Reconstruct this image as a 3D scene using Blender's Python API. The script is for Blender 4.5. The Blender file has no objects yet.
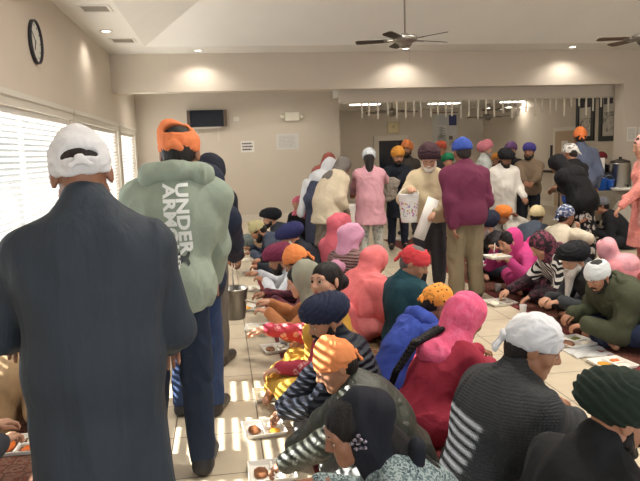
# a community meal in a hall: seated rows, standing servers, window wall
import bpy, bmesh, math, random
import numpy as np
from mathutils import Vector, Matrix
from mathutils.bvhtree import BVHTree
random.seed(4)
SC = bpy.context.scene
COL = SC.collection
R_ = math.radians

# ---------------------------------------------------------------- camera
FPX, CX, CY, CAMH = 650.0, 320.0, 240.5, 1.65
def _cam():
    v1 = np.array([220-CX, 155-CY]); d = np.array([1.0, -0.0325])
    t = -(v1@v1 + FPX**2)/(v1@d)
    v2 = v1 + t*d
    Y = np.array([v1[0], v1[1], FPX]); Y /= np.linalg.norm(Y)
    X = np.array([v2[0], v2[1], FPX]); X /= np.linalg.norm(X)
    Z = np.cross(X, Y)
    return np.stack([X, Y, Z])          # rows: world axes written in camera axes (right, down, ahead)
WC = _cam()
if WC[2][1] > 0: WC[2] = -WC[2]
def ray(px, py):
    return WC @ np.array([px-CX, py-CY, FPX])
def at(px, py, D):
    r = ray(px, py); r = r*(D/r[1])
    return Vector((r[0], r[1], r[2]+CAMH))
def at_floor(px, py, z=0.0):
    r = ray(px, py); r = r*((z-CAMH)/r[2])
    return Vector((r[0], r[1], z))
def at_x(px, py, X):
    r = ray(px, py); r = r*(X/r[0])
    return Vector((r[0], r[1], r[2]+CAMH))
cam = bpy.data.objects.new('camera', bpy.data.cameras.new('camera'))
COL.objects.link(cam)
cam.data.sensor_width = 36.0
cam.data.lens = 36.0*FPX/640.0
cam.data.clip_start = 0.05
m = Matrix.Identity(4)
for i in range(3):
    m[i][0] = WC[i][0]; m[i][1] = -WC[i][1]; m[i][2] = -WC[i][2]
m[2][3] = CAMH
cam.matrix_world = m
SC.camera = cam

# ---------------------------------------------------------------- materials
def lin(c):
    o = []
    for v in c[:3]:
        v /= 255.0
        o.append(v/12.92 if v <= 0.04045 else ((v+0.055)/1.055)**2.4)
    return (*o, 1.0)
_M = {}
class NT:
    def __init__(s, name):
        s.m = bpy.data.materials.new(name); s.m.use_nodes = True
        s.t = s.m.node_tree; s.b = s.t.nodes['Principled BSDF']
    def n(s, typ, **kw):
        nd = s.t.nodes.new(typ)
        for k, v in kw.items():
            if k[0] == '_': nd.inputs[k[1:].replace('_', ' ')].default_value = v
            else: setattr(nd, k, v)
        return nd
    def l(s, a, ao, b, bi):
        s.t.links.new(a.outputs[ao], b.inputs[bi])
    def coord(s, scale=(1,1,1), out='Object', rot=(0,0,0), loc=(0,0,0)):
        tc = s.n('ShaderNodeTexCoord'); mp = s.n('ShaderNodeMapping')
        mp.inputs['Scale'].default_value = scale; mp.inputs['Rotation'].default_value = rot
        mp.inputs['Location'].default_value = loc
        s.l(tc, out, mp, 'Vector'); return mp
    def mix(s, fac, a, b, blend='MIX'):
        mx = s.n('ShaderNodeMix', data_type='RGBA', blend_type=blend)
        for sock, v in ((0, fac), (6, a), (7, b)):
            if isinstance(v, tuple) and hasattr(v[0], 'outputs'): s.t.links.new(v[0].outputs[v[1]], mx.inputs[sock])
            else: mx.inputs[sock].default_value = v
        return (mx, 2)
    def ramp(s, src, stops, interp='LINEAR'):
        r = s.n('ShaderNodeValToRGB'); e = r.color_ramp.elements; r.color_ramp.interpolation = interp
        while len(e) < len(stops): e.new(0.5)
        for el, (p, c) in zip(e, stops): el.position = p; el.color = c if len(c) == 4 else (*c, 1)
        s.t.links.new(src[0].outputs[src[1]], r.inputs[0]); return (r, 0)
    def math(s, op, a, b=0.0):
        nd = s.n('ShaderNodeMath', operation=op)
        for i, v in enumerate((a, b)):
            if isinstance(v, tuple): s.t.links.new(v[0].outputs[v[1]], nd.inputs[i])
            else: nd.inputs[i].default_value = v
        return (nd, 0)
    def base(s, v):
        if isinstance(v, tuple) and hasattr(v[0], 'outputs'): s.t.links.new(v[0].outputs[v[1]], s.b.inputs['Base Color'])
        else: s.b.inputs['Base Color'].default_value = v
    def bump(s, src, strength=0.3, dist=0.01):
        bp = s.n('ShaderNodeBump'); bp.inputs['Strength'].default_value = strength; bp.inputs['Distance'].default_value = dist
        s.t.links.new(src[0].outputs[src[1]], bp.inputs['Height']); s.l(bp, 'Normal', s.b, 'Normal')
    def noise(s, scale, detail=2, vec=None, dist=0.0):
        nz = s.n('ShaderNodeTexNoise'); nz.inputs['Scale'].default_value = scale; nz.inputs['Detail'].default_value = detail
        nz.inputs['Distortion'].default_value = dist
        if vec is None: vec = s.coord()
        s.l(vec, 0, nz, 'Vector'); return (nz, 0)
W0, W1 = (0,0,0,1), (1,1,1,1)

def plain(name, rgb, rough=0.6, metal=0.0, spec=0.5, emit=None, es=1.0, alpha=None, trans=0.0):
    key = ('p', name)
    if key in _M: return _M[key]
    t = NT(name); t.base(lin(rgb)); t.b.inputs['Roughness'].default_value = rough; t.b.inputs['Metallic'].default_value = metal
    t.b.inputs['Specular IOR Level'].default_value = spec
    if emit: t.b.inputs['Emission Color'].default_value = lin(emit); t.b.inputs['Emission Strength'].default_value = es
    if alpha is not None: t.b.inputs['Alpha'].default_value = alpha
    if trans: t.b.inputs['Transmission Weight'].default_value = trans
    _M[key] = t.m; return t.m

def skin(rgb):
    key = ('skin', rgb)
    if key in _M: return _M[key]
    t = NT('skin'); v = t.coord(); n = t.noise(14, 3, v)
    c = lin(rgb); d = tuple(x*0.78 for x in c[:3])+(1,)
    t.base(t.mix(n, d, c)); t.b.inputs['Roughness'].default_value = 0.5
    t.b.inputs['Subsurface Weight'].default_value = 0.0
    t.bump(t.noise(220, 2, v), 0.08, 0.002)
    _M[key] = t.m; return t.m
def lips(rgb):
    return plain('lips_%d_%d_%d' % rgb, (min(255, int(rgb[0]*0.86)), int(rgb[1]*0.62), int(rgb[2]*0.66)), 0.45)

def fabric(rgb, pat='plain', rgb2=None, rough=0.85, sc=1.0, rgb3=None):
    key = ('f', rgb, pat, rgb2, rough, sc, rgb3)
    if key in _M: return _M[key]
    t = NT('fabric_'+pat); ds = lambda q: tuple(x*.86+.11*sum(q[:3])/3 for x in q[:3])+(1,)
    c = ds(lin(rgb)); c2 = ds(lin(rgb2)) if rgb2 else tuple(x*0.6 for x in c[:3])+(1,)
    t.b.inputs['Roughness'].default_value = rough; t.b.inputs['Specular IOR Level'].default_value = 0.25
    v = t.coord((sc, sc, sc))
    big = t.noise(9, 4, v, 0.6)
    lo, hi = tuple(x*0.82 for x in c[:3])+(1,), tuple(min(1, x*1.1) for x in c[:3])+(1,)
    col = t.mix(big, lo, hi); bmp = big; bs, bd = 0.45, 0.03
    def wave(scale, rot=(0,0,0), dist=0.0, prof='SIN', dirn='Z'):
        w = t.n('ShaderNodeTexWave', bands_direction=dirn, wave_profile=prof); w.inputs['Scale'].default_value = scale
        w.inputs['Distortion'].default_value = dist
        vv = t.coord((sc, sc, sc), rot=rot); t.l(vv, 0, w, 'Vector'); return (w, 1)
    def vor(scale, feat='F1', rnd=1.0):
        w = t.n('ShaderNodeTexVoronoi', feature=feat); w.inputs['Scale'].default_value = scale; w.inputs['Randomness'].default_value = rnd
        t.l(v, 0, w, 'Vector'); return w
    if pat == 'knit':
        w = wave(26, dirn='Z'); w2 = wave(38, dirn='X'); k = t.math('MULTIPLY', w, w2)
        col = t.mix(t.noise(120, 2, v), lo, c2 if rgb2 else hi); bmp = k; bs, bd = 0.6, 0.006
    elif pat == 'plaid':
        a = t.ramp(wave(7, dirn='Z'), [(0.55, W0), (0.62, W1)]); b = t.ramp(wave(7, dirn='X'), [(0.55, W0), (0.62, W1)])
        col = t.mix(t.math('MULTIPLY', t.math('ADD', a, b), 0.5), c, c2)
    elif pat == 'zebra':
        a = t.ramp(wave(9, rot=(0.5, 0.6, 0), dist=1.5), [(0.48, W0), (0.54, W1)]); col = t.mix(a, c, c2)
    elif pat == 'floral':
        w = vor(16); a = t.ramp((w, 0), [(0.32, W1), (0.42, W0)]); s = t.ramp(t.noise(70, 2, v), [(0.42, W0), (0.5, W1)])
        col = t.mix(t.math('MULTIPLY', a, s), c, c2)
    elif pat == 'paisley':
        a = t.ramp(t.noise(11, 3, v, 2.5), [(0.5, W0), (0.56, W1)]); col = t.mix(a, c, c2)
    elif pat == 'speckle':
        w = vor(75); f = t.ramp((w, 1), [(0.0, c), (0.45, c2), (0.8, lin(rgb3) if rgb3 else hi)], 'CONSTANT'); col = f
    elif pat == 'dots':
        w = vor(30, rnd=0.25); a = t.ramp((w, 0), [(0.2, W1), (0.26, W0)]); col = t.mix(a, c, c2)
    elif pat == 'flower':
        w = vor(9, rnd=0.7)
        g = t.n('ShaderNodeVectorMath', operation='SUBTRACT'); mpv = t.n('ShaderNodeVectorMath', operation='SCALE'); mpv.inputs[3].default_value = 9
        a = t.ramp((w, 0), [(0.40, W1), (0.46, W0)]); s = t.ramp(t.noise(34, 1, v), [(0.40, W0), (0.45, W1)])
        col = t.mix(t.math('MULTIPLY', a, s), c, c2)
    elif pat == 'quilt':
        w = wave(9, dirn='Z'); bmp = w; bs, bd = 0.7, 0.03
    elif pat == 'leather':
        t.b.inputs['Roughness'].default_value = 0.42; t.b.inputs['Specular IOR Level'].default_value = 0.4
        bmp = t.noise(13, 5, v, 1.2); bs, bd = 0.5, 0.03
    elif pat == 'denim':
        col = t.mix(t.noise(160, 2, v), lo, hi); col = t.mix(t.noise(5, 2, v), col, c2 if rgb2 else c)
    elif pat == 'drape':
        n1 = t.noise(1.0, 4, t.coord((13, 13, 1.6)), 0.4); n2 = t.noise(1.0, 3, t.coord((34, 34, 5)), 0.3)
        bmp = t.math('ADD', n1, t.math('MULTIPLY', n2, .35)); bs, bd = .38, .035; t.b.inputs['Roughness'].default_value = .7
    elif pat == 'straw':
        w = wave(22, dirn='X', dist=1.0); col = t.mix(w, lo, hi); bmp = w; bs, bd = .3, .004
    t.base(col); t.bump(bmp, bs, bd)
    _M[key] = t.m; return t.m

def hairmat(rgb):
    key = ('h', rgb)
    if key in _M: return _M[key]
    t = NT('hair'); v = t.coord((60, 60, 9)); n = t.noise(3, 3, v)
    c = lin(rgb); t.base(t.mix(n, tuple(x*0.55 for x in c[:3])+(1,), tuple(min(1, x*1.35) for x in c[:3])+(1,)))
    t.b.inputs['Roughness'].default_value = 0.55; t.b.inputs['Specular IOR Level'].default_value = 0.3; t.bump(n, 0.6, 0.01)
    _M[key] = t.m; return t.m

# ---------------------------------------------------------------- objects
def tag(o, label=None, cat=None, group=None, kind=None):
    if label: o['label'] = label
    if cat: o['category'] = cat
    if group: o['group'] = group
    if kind: o['kind'] = kind
    return o
def link(name, me, mat=None, parent=None, smooth=False):
    o = bpy.data.objects.new(name, me); COL.objects.link(o)
    if mat is not None:
        for q in (mat if isinstance(mat, (list, tuple)) else [mat]): me.materials.append(q)
    if parent is not None: o.parent = parent
    if smooth and len(me.polygons):
        me.polygons.foreach_set('use_smooth', np.ones(len(me.polygons), dtype=bool))
    return o
def empty(name, loc=(0,0,0), rz=0.0, rx=0, ry=0):
    o = bpy.data.objects.new(name, None); COL.objects.link(o); o.location = loc; o.rotation_euler = (rx, ry, rz); o.empty_display_size = .1
    return o
class MB:
    def __init__(s): s.v = []; s.f = []; s.mi = []
    def add(s, vs, fs, mi=0):
        b = len(s.v); s.v += [tuple(v) for v in vs]; s.f += [tuple(i+b for i in f) for f in fs]; s.mi += [mi]*len(fs); return s
    def box(s, lo, hi, mi=0, M=None):
        x0,y0,z0 = lo; x1,y1,z1 = hi
        vs = [(x0,y0,z0),(x1,y0,z0),(x1,y1,z0),(x0,y1,z0),(x0,y0,z1),(x1,y0,z1),(x1,y1,z1),(x0,y1,z1)]
        if M is not None: vs = [M @ Vector(v) for v in vs]
        return s.add(vs, [(0,3,2,1),(4,5,6,7),(0,1,5,4),(1,2,6,5),(2,3,7,6),(3,0,4,7)], mi)
    def lathe(s, prof, n=24, c=(0,0,0), mi=0, sx=1.0, sy=1.0, M=None):
        vs = []; fs = []
        for r, z in prof:
            for i in range(n):
                a = 2*math.pi*i/n; p = (c[0]+r*math.cos(a)*sx, c[1]+r*math.sin(a)*sy, c[2]+z)
                vs.append(M @ Vector(p) if M is not None else p)
        for j in range(len(prof)-1):
            for i in range(n):
                k = (i+1) % n; fs.append((j*n+i, j*n+k, (j+1)*n+k, (j+1)*n+i))
        if prof[0] != prof[-1]: fs.append(tuple(range(n-1, -1, -1))); fs.append(tuple((len(prof)-1)*n+i for i in range(n)))
        return s.add(vs, fs, mi)
    def tube(s, pts, rad, n=8, mi=0, flat=1.0, up=None):
        pts = [Vector(p) for p in pts]; rs = rad if isinstance(rad, (list, tuple)) else [rad]*len(pts)
        vs = []; fs = []; N = len(pts); prev = None
        for i, p in enumerate(pts):
            d = (pts[min(i+1, N-1)]-pts[max(i-1, 0)])
            d = d.normalized() if d.length > 1e-9 else Vector((0,0,1))
            ref = prev if prev is not None else (Vector(up) if up is not None else (Vector((0,0,1)) if abs(d.z) < .9 else Vector((1,0,0))))
            u = (ref - d*ref.dot(d))
            u = u.normalized() if u.length > 1e-6 else d.orthogonal().normalized()
            w = d.cross(u); prev = u
            for k in range(n):
                a = 2*math.pi*k/n; vs.append(p + u*math.cos(a)*rs[i]*flat + w*math.sin(a)*rs[i])
        for i in range(N-1):
            for k in range(n):
                q = (k+1) % n; fs.append((i*n+k, i*n+q, (i+1)*n+q, (i+1)*n+k))
        fs.append(tuple(range(n-1, -1, -1))); fs.append(tuple((N-1)*n+k for k in range(n)))
        return s.add(vs, fs, mi)
    def mesh(s, name):
        me = bpy.data.meshes.new(name); me.from_pydata(s.v, [], s.f)
        if any(s.mi): me.polygons.foreach_set('material_index', s.mi)
        me.update(); return me
    def build(s, name, mat, parent=None, smooth=False, bevel=0.0, seg=2):
        o = link(name, s.mesh(name), mat, parent, smooth)
        if bevel:
            md = o.modifiers.new('bevel', 'BEVEL'); md.width = bevel; md.segments = seg; md.limit_method = 'ANGLE'; md.angle_limit = R_(40)
        return o

# ---------------------------------------------------------------- signed distance shapes
def V(*a): return np.array(a[0] if len(a) == 1 else a, dtype=float)
class Field:
    def __init__(s, lo, hi, h):
        s.h = h; s.lo = np.array(lo, float); n = np.ceil((np.array(hi)-s.lo)/h).astype(int)+1
        s.n = n; s.F = np.full(n, 1.0, np.float32)
        s.ax = [(s.lo[i]+h*np.arange(n[i])).astype(np.float32) for i in range(3)]
    def _win(s, lo, hi):
        a = np.clip(np.floor((np.array(lo)-s.lo)/s.h).astype(int), 0, s.n); b = np.clip(np.ceil((np.array(hi)-s.lo)/s.h).astype(int)+1, 0, s.n)
        return tuple(slice(i, j) for i, j in zip(a, b))
    def apply(s, p):
        kind, op, k = p['t'], p.get('op', '+'), p.get('k', 0.02)
        m_ = k+3*s.h
        if kind == 'plane':
            n_ = V(p['n']); n_ = n_/np.linalg.norm(n_); c = float(n_@V(p['p']))
            d = s.ax[0][:,None,None]*n_[0]+s.ax[1][None,:,None]*n_[1]+s.ax[2][None,None,:]*n_[2]-c
            s.F = np.maximum(s.F, d).astype(np.float32); return
        if kind == 'cap':
            a, b = V(p['a']), V(p['b']); r = max(p['ra'], p['rb'])+m_
            r2 = r*max(1.0, 1.0/min(p.get('q', (1,1,1))))
            w = s._win(np.minimum(a, b)-r2, np.maximum(a, b)+r2)
        else:
            r = max(p['r'])+m_; c = V(p['c']); w = s._win(c-r, c+r)
        S = s.F[w]
        if S.size == 0: return
        X, Y, Z = s.ax[0][w[0]][:,None,None], s.ax[1][w[1]][None,:,None], s.ax[2][w[2]][None,None,:]
        if kind == 'cap':
            q = p.get('q', (1,1,1)); a = a*q; b = b*q
            dx, dy, dz = X*q[0]-a[0], Y*q[1]-a[1], Z*q[2]-a[2]; ab = b-a; L = float(ab@ab)+1e-9
            t = np.clip((dx*ab[0]+dy*ab[1]+dz*ab[2])/L, 0, 1)
            d = np.sqrt((dx-t*ab[0])**2+(dy-t*ab[1])**2+(dz-t*ab[2])**2)-(p['ra']+(p['rb']-p['ra'])*t)
            d = d/max(1.0, max(q)*0.8)
        else:
            dx, dy, dz = X-c[0], Y-c[1], Z-c[2]; R = p.get('R')
            if R is not None:
                R = np.asarray(R)
                dx, dy, dz = (R[0,0]*dx+R[1,0]*dy+R[2,0]*dz, R[0,1]*dx+R[1,1]*dy+R[2,1]*dz, R[0,2]*dx+R[1,2]*dy+R[2,2]*dz)
            rr = p['r']
            k0 = np.sqrt((dx/rr[0])**2+(dy/rr[1])**2+(dz/rr[2])**2); k1 = np.sqrt((dx/rr[0]**2)**2+(dy/rr[1]**2)**2+(dz/rr[2]**2)**2)+1e-6
            d = k0*(k0-1)/k1
        if op == '+':
            h = np.clip(.5+.5*(S-d)/k, 0, 1); s.F[w] = S+(d-S)*h-k*h*(1-h)
        else:
            d = -d; h = np.clip(.5-.5*(S-d)/k, 0, 1); s.F[w] = S+(d-S)*h+k*h*(1-h)
    def mesh(s):
        F = s.F; F = np.pad(F, 1, constant_values=1.0); lo = s.lo-s.h
        I = F < 0
        nx, ny, nz = [d-1 for d in F.shape]
        cnt = np.zeros((nx, ny, nz), np.uint8)
        for i in (0, 1):
            for j in (0, 1):
                for k in (0, 1): cnt += I[i:nx+i, j:ny+j, k:nz+k]
        act = (cnt > 0) & (cnt < 8)
        idx = np.argwhere(act)
        if len(idx) == 0: return np.zeros((0, 3)), np.zeros((0, 4), int)
        num = np.full(act.shape, -1, np.int32); num[act] = np.arange(len(idx))
        acc = np.zeros((len(idx), 3)); c = np.zeros(len(idx))
        cor = {(i, j, k): F[idx[:,0]+i, idx[:,1]+j, idx[:,2]+k].astype(float) for i in (0,1) for j in (0,1) for k in (0,1)}
        for axis in range(3):
            for u in (0, 1):
                for w in (0, 1):
                    e0 = [u, w]; e0.insert(axis, 0); e1 = list(e0); e1[axis] = 1
                    f0, f1 = cor[tuple(e0)], cor[tuple(e1)]; m_ = (f0 < 0) != (f1 < 0)
                    t = np.where(m_, f0/np.where(m_, f0-f1, 1), 0)
                    pt = np.tile(np.array(e0, float), (len(idx), 1)); pt[:, axis] = t
                    acc[m_] += pt[m_]; c[m_] += 1
        vs = lo+s.h*(idx+acc/np.maximum(c, 1)[:,None])
        quads = []
        for axis in range(3):
            a0 = [slice(None)]*3; a1 = [slice(None)]*3; a0[axis] = slice(0, -1); a1[axis] = slice(1, None)
            A, B = I[tuple(a0)], I[tuple(a1)]
            e = np.argwhere(A != B); o1, o2 = [q for q in range(3) if q != axis]
            ok = (e[:,o1] > 0) & (e[:,o2] > 0) & (e[:,o1] < F.shape[o1]-1) & (e[:,o2] < F.shape[o2]-1); e = e[ok]
            ins = A[e[:,0], e[:,1], e[:,2]]
            def cell(d1, d2):
                q = e.copy(); q[:,o1] -= d1; q[:,o2] -= d2; return num[q[:,0], q[:,1], q[:,2]]
            Q = np.stack([cell(1,1), cell(0,1), cell(0,0), cell(1,0)], 1)
            flip = ins if axis != 1 else ~ins
            Q[~flip] = Q[~flip][:, ::-1]; quads.append(Q)
        return vs, np.concatenate(quads)

def _hash(i, j, k):
    n = (i*374761393+j*668265263+k*2147483647) & 0xffffffff
    n = ((n ^ (n >> 13))*1274126177) & 0xffffffff
    return ((n ^ (n >> 16)) & 0xffff)/32767.5-1
def vnoise(p):
    i = np.floor(p).astype(np.int64); f = p-i; f = f*f*(3-2*f); out = 0
    for a in (0, 1):
        for b in (0, 1):
            for c in (0, 1):
                w = (f[:,0] if a else 1-f[:,0])*(f[:,1] if b else 1-f[:,1])*(f[:,2] if c else 1-f[:,2])
                out = out+w*_hash(i[:,0]+a, i[:,1]+b, i[:,2]+c)
    return out

def np_mesh(name, vs, qs, extra=None):
    """a mesh from quads, plus an MB of extra faces in the same mesh"""
    me = bpy.data.meshes.new(name)
    nv, nq = len(vs), len(qs)
    ev = np.array(extra.v) if extra and extra.v else np.zeros((0, 3)); ef = extra.f if extra and extra.v else []
    allv = np.concatenate([vs, ev]) if len(ev) else vs
    me.vertices.add(len(allv)); me.vertices.foreach_set('co', allv.astype(np.float32).ravel())
    li = np.concatenate([qs.ravel().astype(np.int32)]+[np.array(f, np.int32)+nv for f in ef])
    tot = np.concatenate([np.full(nq, 4, np.int32), np.array([len(f) for f in ef], np.int32)]).astype(np.int32)
    st = np.concatenate([[0], np.cumsum(tot)[:-1]]).astype(np.int32)
    me.loops.add(len(li)); me.loops.foreach_set('vertex_index', li)
    me.polygons.add(len(tot)); me.polygons.foreach_set('loop_start', st); me.polygons.foreach_set('loop_total', tot)
    me.polygons.foreach_set('use_smooth', np.ones(len(tot), bool))
    me.update(calc_edges=True); me.validate()
    return me
def prim_bounds(ps):
    lo, hi = np.full(3, 1e9), np.full(3, -1e9)
    for p in ps:
        if p.get('op', '+') != '+' or p['t'] == 'plane': continue
        if p['t'] == 'cap':
            q = V(p.get('q', (1,1,1)))
            r = max(p['ra'], p['rb'])/q; a, b = V(p['a']), V(p['b']); lo = np.minimum(lo, np.minimum(a, b)-r); hi = np.maximum(hi, np.maximum(a, b)+r)
        else:
            r = max(p['r']); c = V(p['c']); lo = np.minimum(lo, c-r); hi = np.maximum(hi, c+r)
    return lo, hi
def sdf(ps, h, zmin=None, pad=0.03):
    lo, hi = prim_bounds(ps); lo -= pad; hi += pad
    f = Field(lo, hi, h)
    for p in ps: f.apply(p)
    if zmin is not None: f.apply({'t': 'plane', 'n': (0,0,-1), 'p': (0,0,zmin)})
    return f.mesh()
def vnormals(vs, qs):
    n = np.cross(vs[qs[:,2]]-vs[qs[:,0]], vs[qs[:,3]]-vs[qs[:,1]])
    out = np.zeros_like(vs)
    for k in range(4): np.add.at(out, qs[:,k], n)
    return out/(np.linalg.norm(out, axis=1)[:,None]+1e-12)
def folds(vs, qs, amp, freq, seed=0, aniso=(1,1,1), zmin=None):
    if amp == 0 or len(vs) == 0: return vs
    p = vs*np.array(aniso)*freq+seed*7.31
    w = np.stack([vnoise(p*.5+11), vnoise(p*.5+37), vnoise(p*.5+71)], 1)
    q = p+w*1.2
    d = (1-2*np.abs(vnoise(q)))*.65+.35*vnoise(q*2.1)
    out = vs+vnormals(vs, qs)*(d*amp)[:,None]
    if zmin is not None: out[:,2] = np.maximum(out[:,2], zmin)
    return out
LAMP, VFILL, FLU, SKYP, SUNP, WORLD, FRONTP, EXPO = 32, 310, 10, 3.5, 25, .6, 190, 0.42
# ---------------------------------------------------------------- people
def v3(*a): return np.array(a, float)
def rotx(a): c, s = math.cos(a), math.sin(a); return np.array([[1,0,0],[0,c,-s],[0,s,c]])
def rotz(a): c, s = math.cos(a), math.sin(a); return np.array([[c,-s,0],[s,c,0],[0,0,1]])
def roty(a): c, s = math.cos(a), math.sin(a); return np.array([[c,0,s],[0,1,0],[-s,0,c]])
def cap(a, b, ra, rb=None, k=.02, op='+', q=(1,1,1)): return dict(t='cap', a=a, b=b, ra=ra, rb=ra if rb is None else rb, k=k, op=op, q=q)
def ell(c, r, R=None, k=.02, op='+'): return dict(t='ell', c=c, r=r, R=R, k=k, op=op)
def cut(n, p): return dict(t='plane', n=n, p=p)
def unit(v): return v/(np.linalg.norm(v)+1e-9)

def skel(sp, lean):
    J = {}; s = sp['s']; side = sp.get('side', 0.0); w = sp.get('w', 1.0)
    d = lambda th, k=1.0: unit(v3(math.sin(side*k)*math.cos(th), math.sin(th), math.cos(th)*math.cos(side*k)))
    sit = sp['pose'] == 'sit'
    J['P0'] = P0 = v3(0, 0, (.125 if sit else .95)*s)
    J['P1'] = P1 = P0+.17*s*d(.45*lean, .5); J['P2'] = P2 = P1+.17*s*d(.85*lean); J['C7'] = C7 = P2+.155*s*d(lean*1.08)
    yaw, pitch, roll = [R_(x) for x in sp.get('head', (0, 0, 0))]
    R = rotz(yaw)@rotx(-pitch)@roty(roll); J['R'] = R
    nk = d(.55*lean+.45*pitch+.12)
    J['HB'] = C7+sp.get('neck', .08)*s*nk
    J['HC'] = J['HB']+R@v3(0, .025, .075)*s
    J['T'] = rotx(-lean*.85)
    sh = P2+.095*s*d(lean)
    for n, sg in (('L', -1), ('R', 1)):
        J['S'+n] = sh+v3(sg*.160*s*w, .012*s, -(.030+sp.get('drop', .012))*s)
        if sit:
            st = sp.get('legs', 'cross')
            if st == 'cross': pts = [(sg*.09,.02,.12), (sg*.33,.24,.15), (-sg*.07,.37,.075), (-sg*.20,.40,.05)]
            elif st == 'up': pts = [(sg*.09,.02,.12), (sg*.17,.36,.40), (sg*.13,.42,.06), (sg*.14,.58,.04)]
            else: pts = [(sg*.09,.02,.12), (sg*.20,.40,.13), (sg*.16,.02,.07), (sg*.18,-.12,.05)]
        else:
            sd = sp.get('stride', 0.0)*sg
            pts = [(sg*.09,0,.92), (sg*.105,.02+sd*.6,.50), (sg*.115,-.03+sd,.085), (sg*.14,.13+sd,.035)]
        for k_, p in zip('HKAF', pts): J[k_+n] = v3(*p)*s
    return J

def place(sp):
    """solve the lean (or the height) so that the head centre sits at its place, and return joints and root"""
    px, py, D = sp['at']; T = at(px, py, D)
    if sp['pose'] == 'stand' and 'lean' in sp:
        sp['s'] = 1.0; J = skel(sp, R_(sp['lean'])); sp['s'] = sp.get('smin', 0) or T.z/J['HC'][2]
        J = skel(sp, R_(sp['lean']))
    else:
        sp.setdefault('s', 1.0)
        lo, hi = R_(-4), R_(84)
        z = lambda a: skel(sp, a)['HC'][2]
        if z(lo) < T.z: lean = lo; sp['s'] *= T.z/z(lo)
        elif z(hi) > T.z: lean = hi
        else:
            for _ in range(30):
                mid = (lo+hi)/2
                if z(mid) > T.z: lo = mid
                else: hi = mid
            lean = lo
        sp['lean_r'] = lean; J = skel(sp, lean)
    yaw = R_(sp['yaw']); Rz = rotz(yaw)
    off = Rz@J['HC']
    J['root'] = v3(T.x-off[0], T.y-off[1], 0); J['Rz'] = Rz; J['s'] = sp['s']
    s = sp['s']
    hd = sp.get('hands', {})
    for n, sg in (('L', -1), ('R', 1)):
        h = hd.get(n)
        if h is None:
            h = v3(sg*.10, .46, .20)*s if sp['pose'] == 'sit' else v3(sg*.25*sp.get('w', 1), .06, .78)*s+v3(0, J['C7'][1]*.75, (J['C7'][2]/s-1.445)*.6*s)
        elif len(h) == 4: h = v3(*h[:3])*s                       # (x, y, z, 'l') in the body's own frame
        else:
            w = at(*h); h = Rz.T@(v3(*w)-J['root'])
        S = J['S'+n]; l1, l2 = .285*s, .25*s
        dv = h-S; L = np.linalg.norm(dv); dirn = dv/(L+1e-9)
        reach = (l1+l2)*.995
        hl = .085*s
        if L-hl > reach: Wd = reach
        else: Wd = max(L-hl, abs(l1-l2)+.05*s)
        W = S+dirn*Wd
        pole = unit(v3(*sp.get('pole', (.50, -.45, -.6) if sp['pose'] == 'sit' else (.30, -.75, -.5)))*v3(sg, 1, 1))
        a = (l1*l1-l2*l2+Wd*Wd)/(2*Wd); hh = math.sqrt(max(l1*l1-a*a, 1e-5))
        pp = pole-dirn*(pole@dirn); pp = unit(pp)
        J['E'+n] = S+dirn*a+pp*hh; J['W'+n] = W
        J['hd'+n] = unit(.55*unit(W-J['E'+n])+.6*unit(h-W) if L-hl <= reach else unit(W-J['E'+n]))
    return J

def hand(mb, J, n, s, curl, fat=1.0):
    f = J['hd'+n]; W = J['W'+n]; sg = -1 if n == 'L' else 1
    inward = v3(-sg, 0, 0)
    down = v3(0, 0, -1) if abs(f[2]) < .8 else v3(-sg*.9, -.2, 0)
    nrm = unit(down-f*(f@down)); lat = np.cross(f, nrm)
    if lat@(inward+v3(0, .3, .2)) < 0: lat = -lat
    for i, (o, L) in enumerate(((.028,.070), (.009,.078), (-.010,.073), (-.028,.058))):
        p = W+(f*.088+lat*o)*s; pts = [p-f*.03*s, p]; a = R_(10+6*i+curl*20)
        for L2 in (.44, .32, .24):
            p = p+(f*math.cos(a)+nrm*math.sin(a)+lat*o*1.5)*L*L2*s; pts.append(p); a += R_(14+curl*52)
        mb.tube(pts, [.0098*s*fat, .0095*s*fat, .0088*s*fat, .008*s*fat, .005*s*fat], 7)
    p = W+(f*.03+lat*.03)*s; d = unit(f*.75+lat*.62+nrm*.25)
    mb.tube([p-lat*.02*s, p+d*.03*s, p+unit(f+lat*.25+nrm*.35)*.062*s, p+unit(f+nrm*.45+lat*.1)*.088*s], [.013*s*fat, .0118*s*fat, .0105*s*fat, .006*s*fat], 7)

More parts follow.
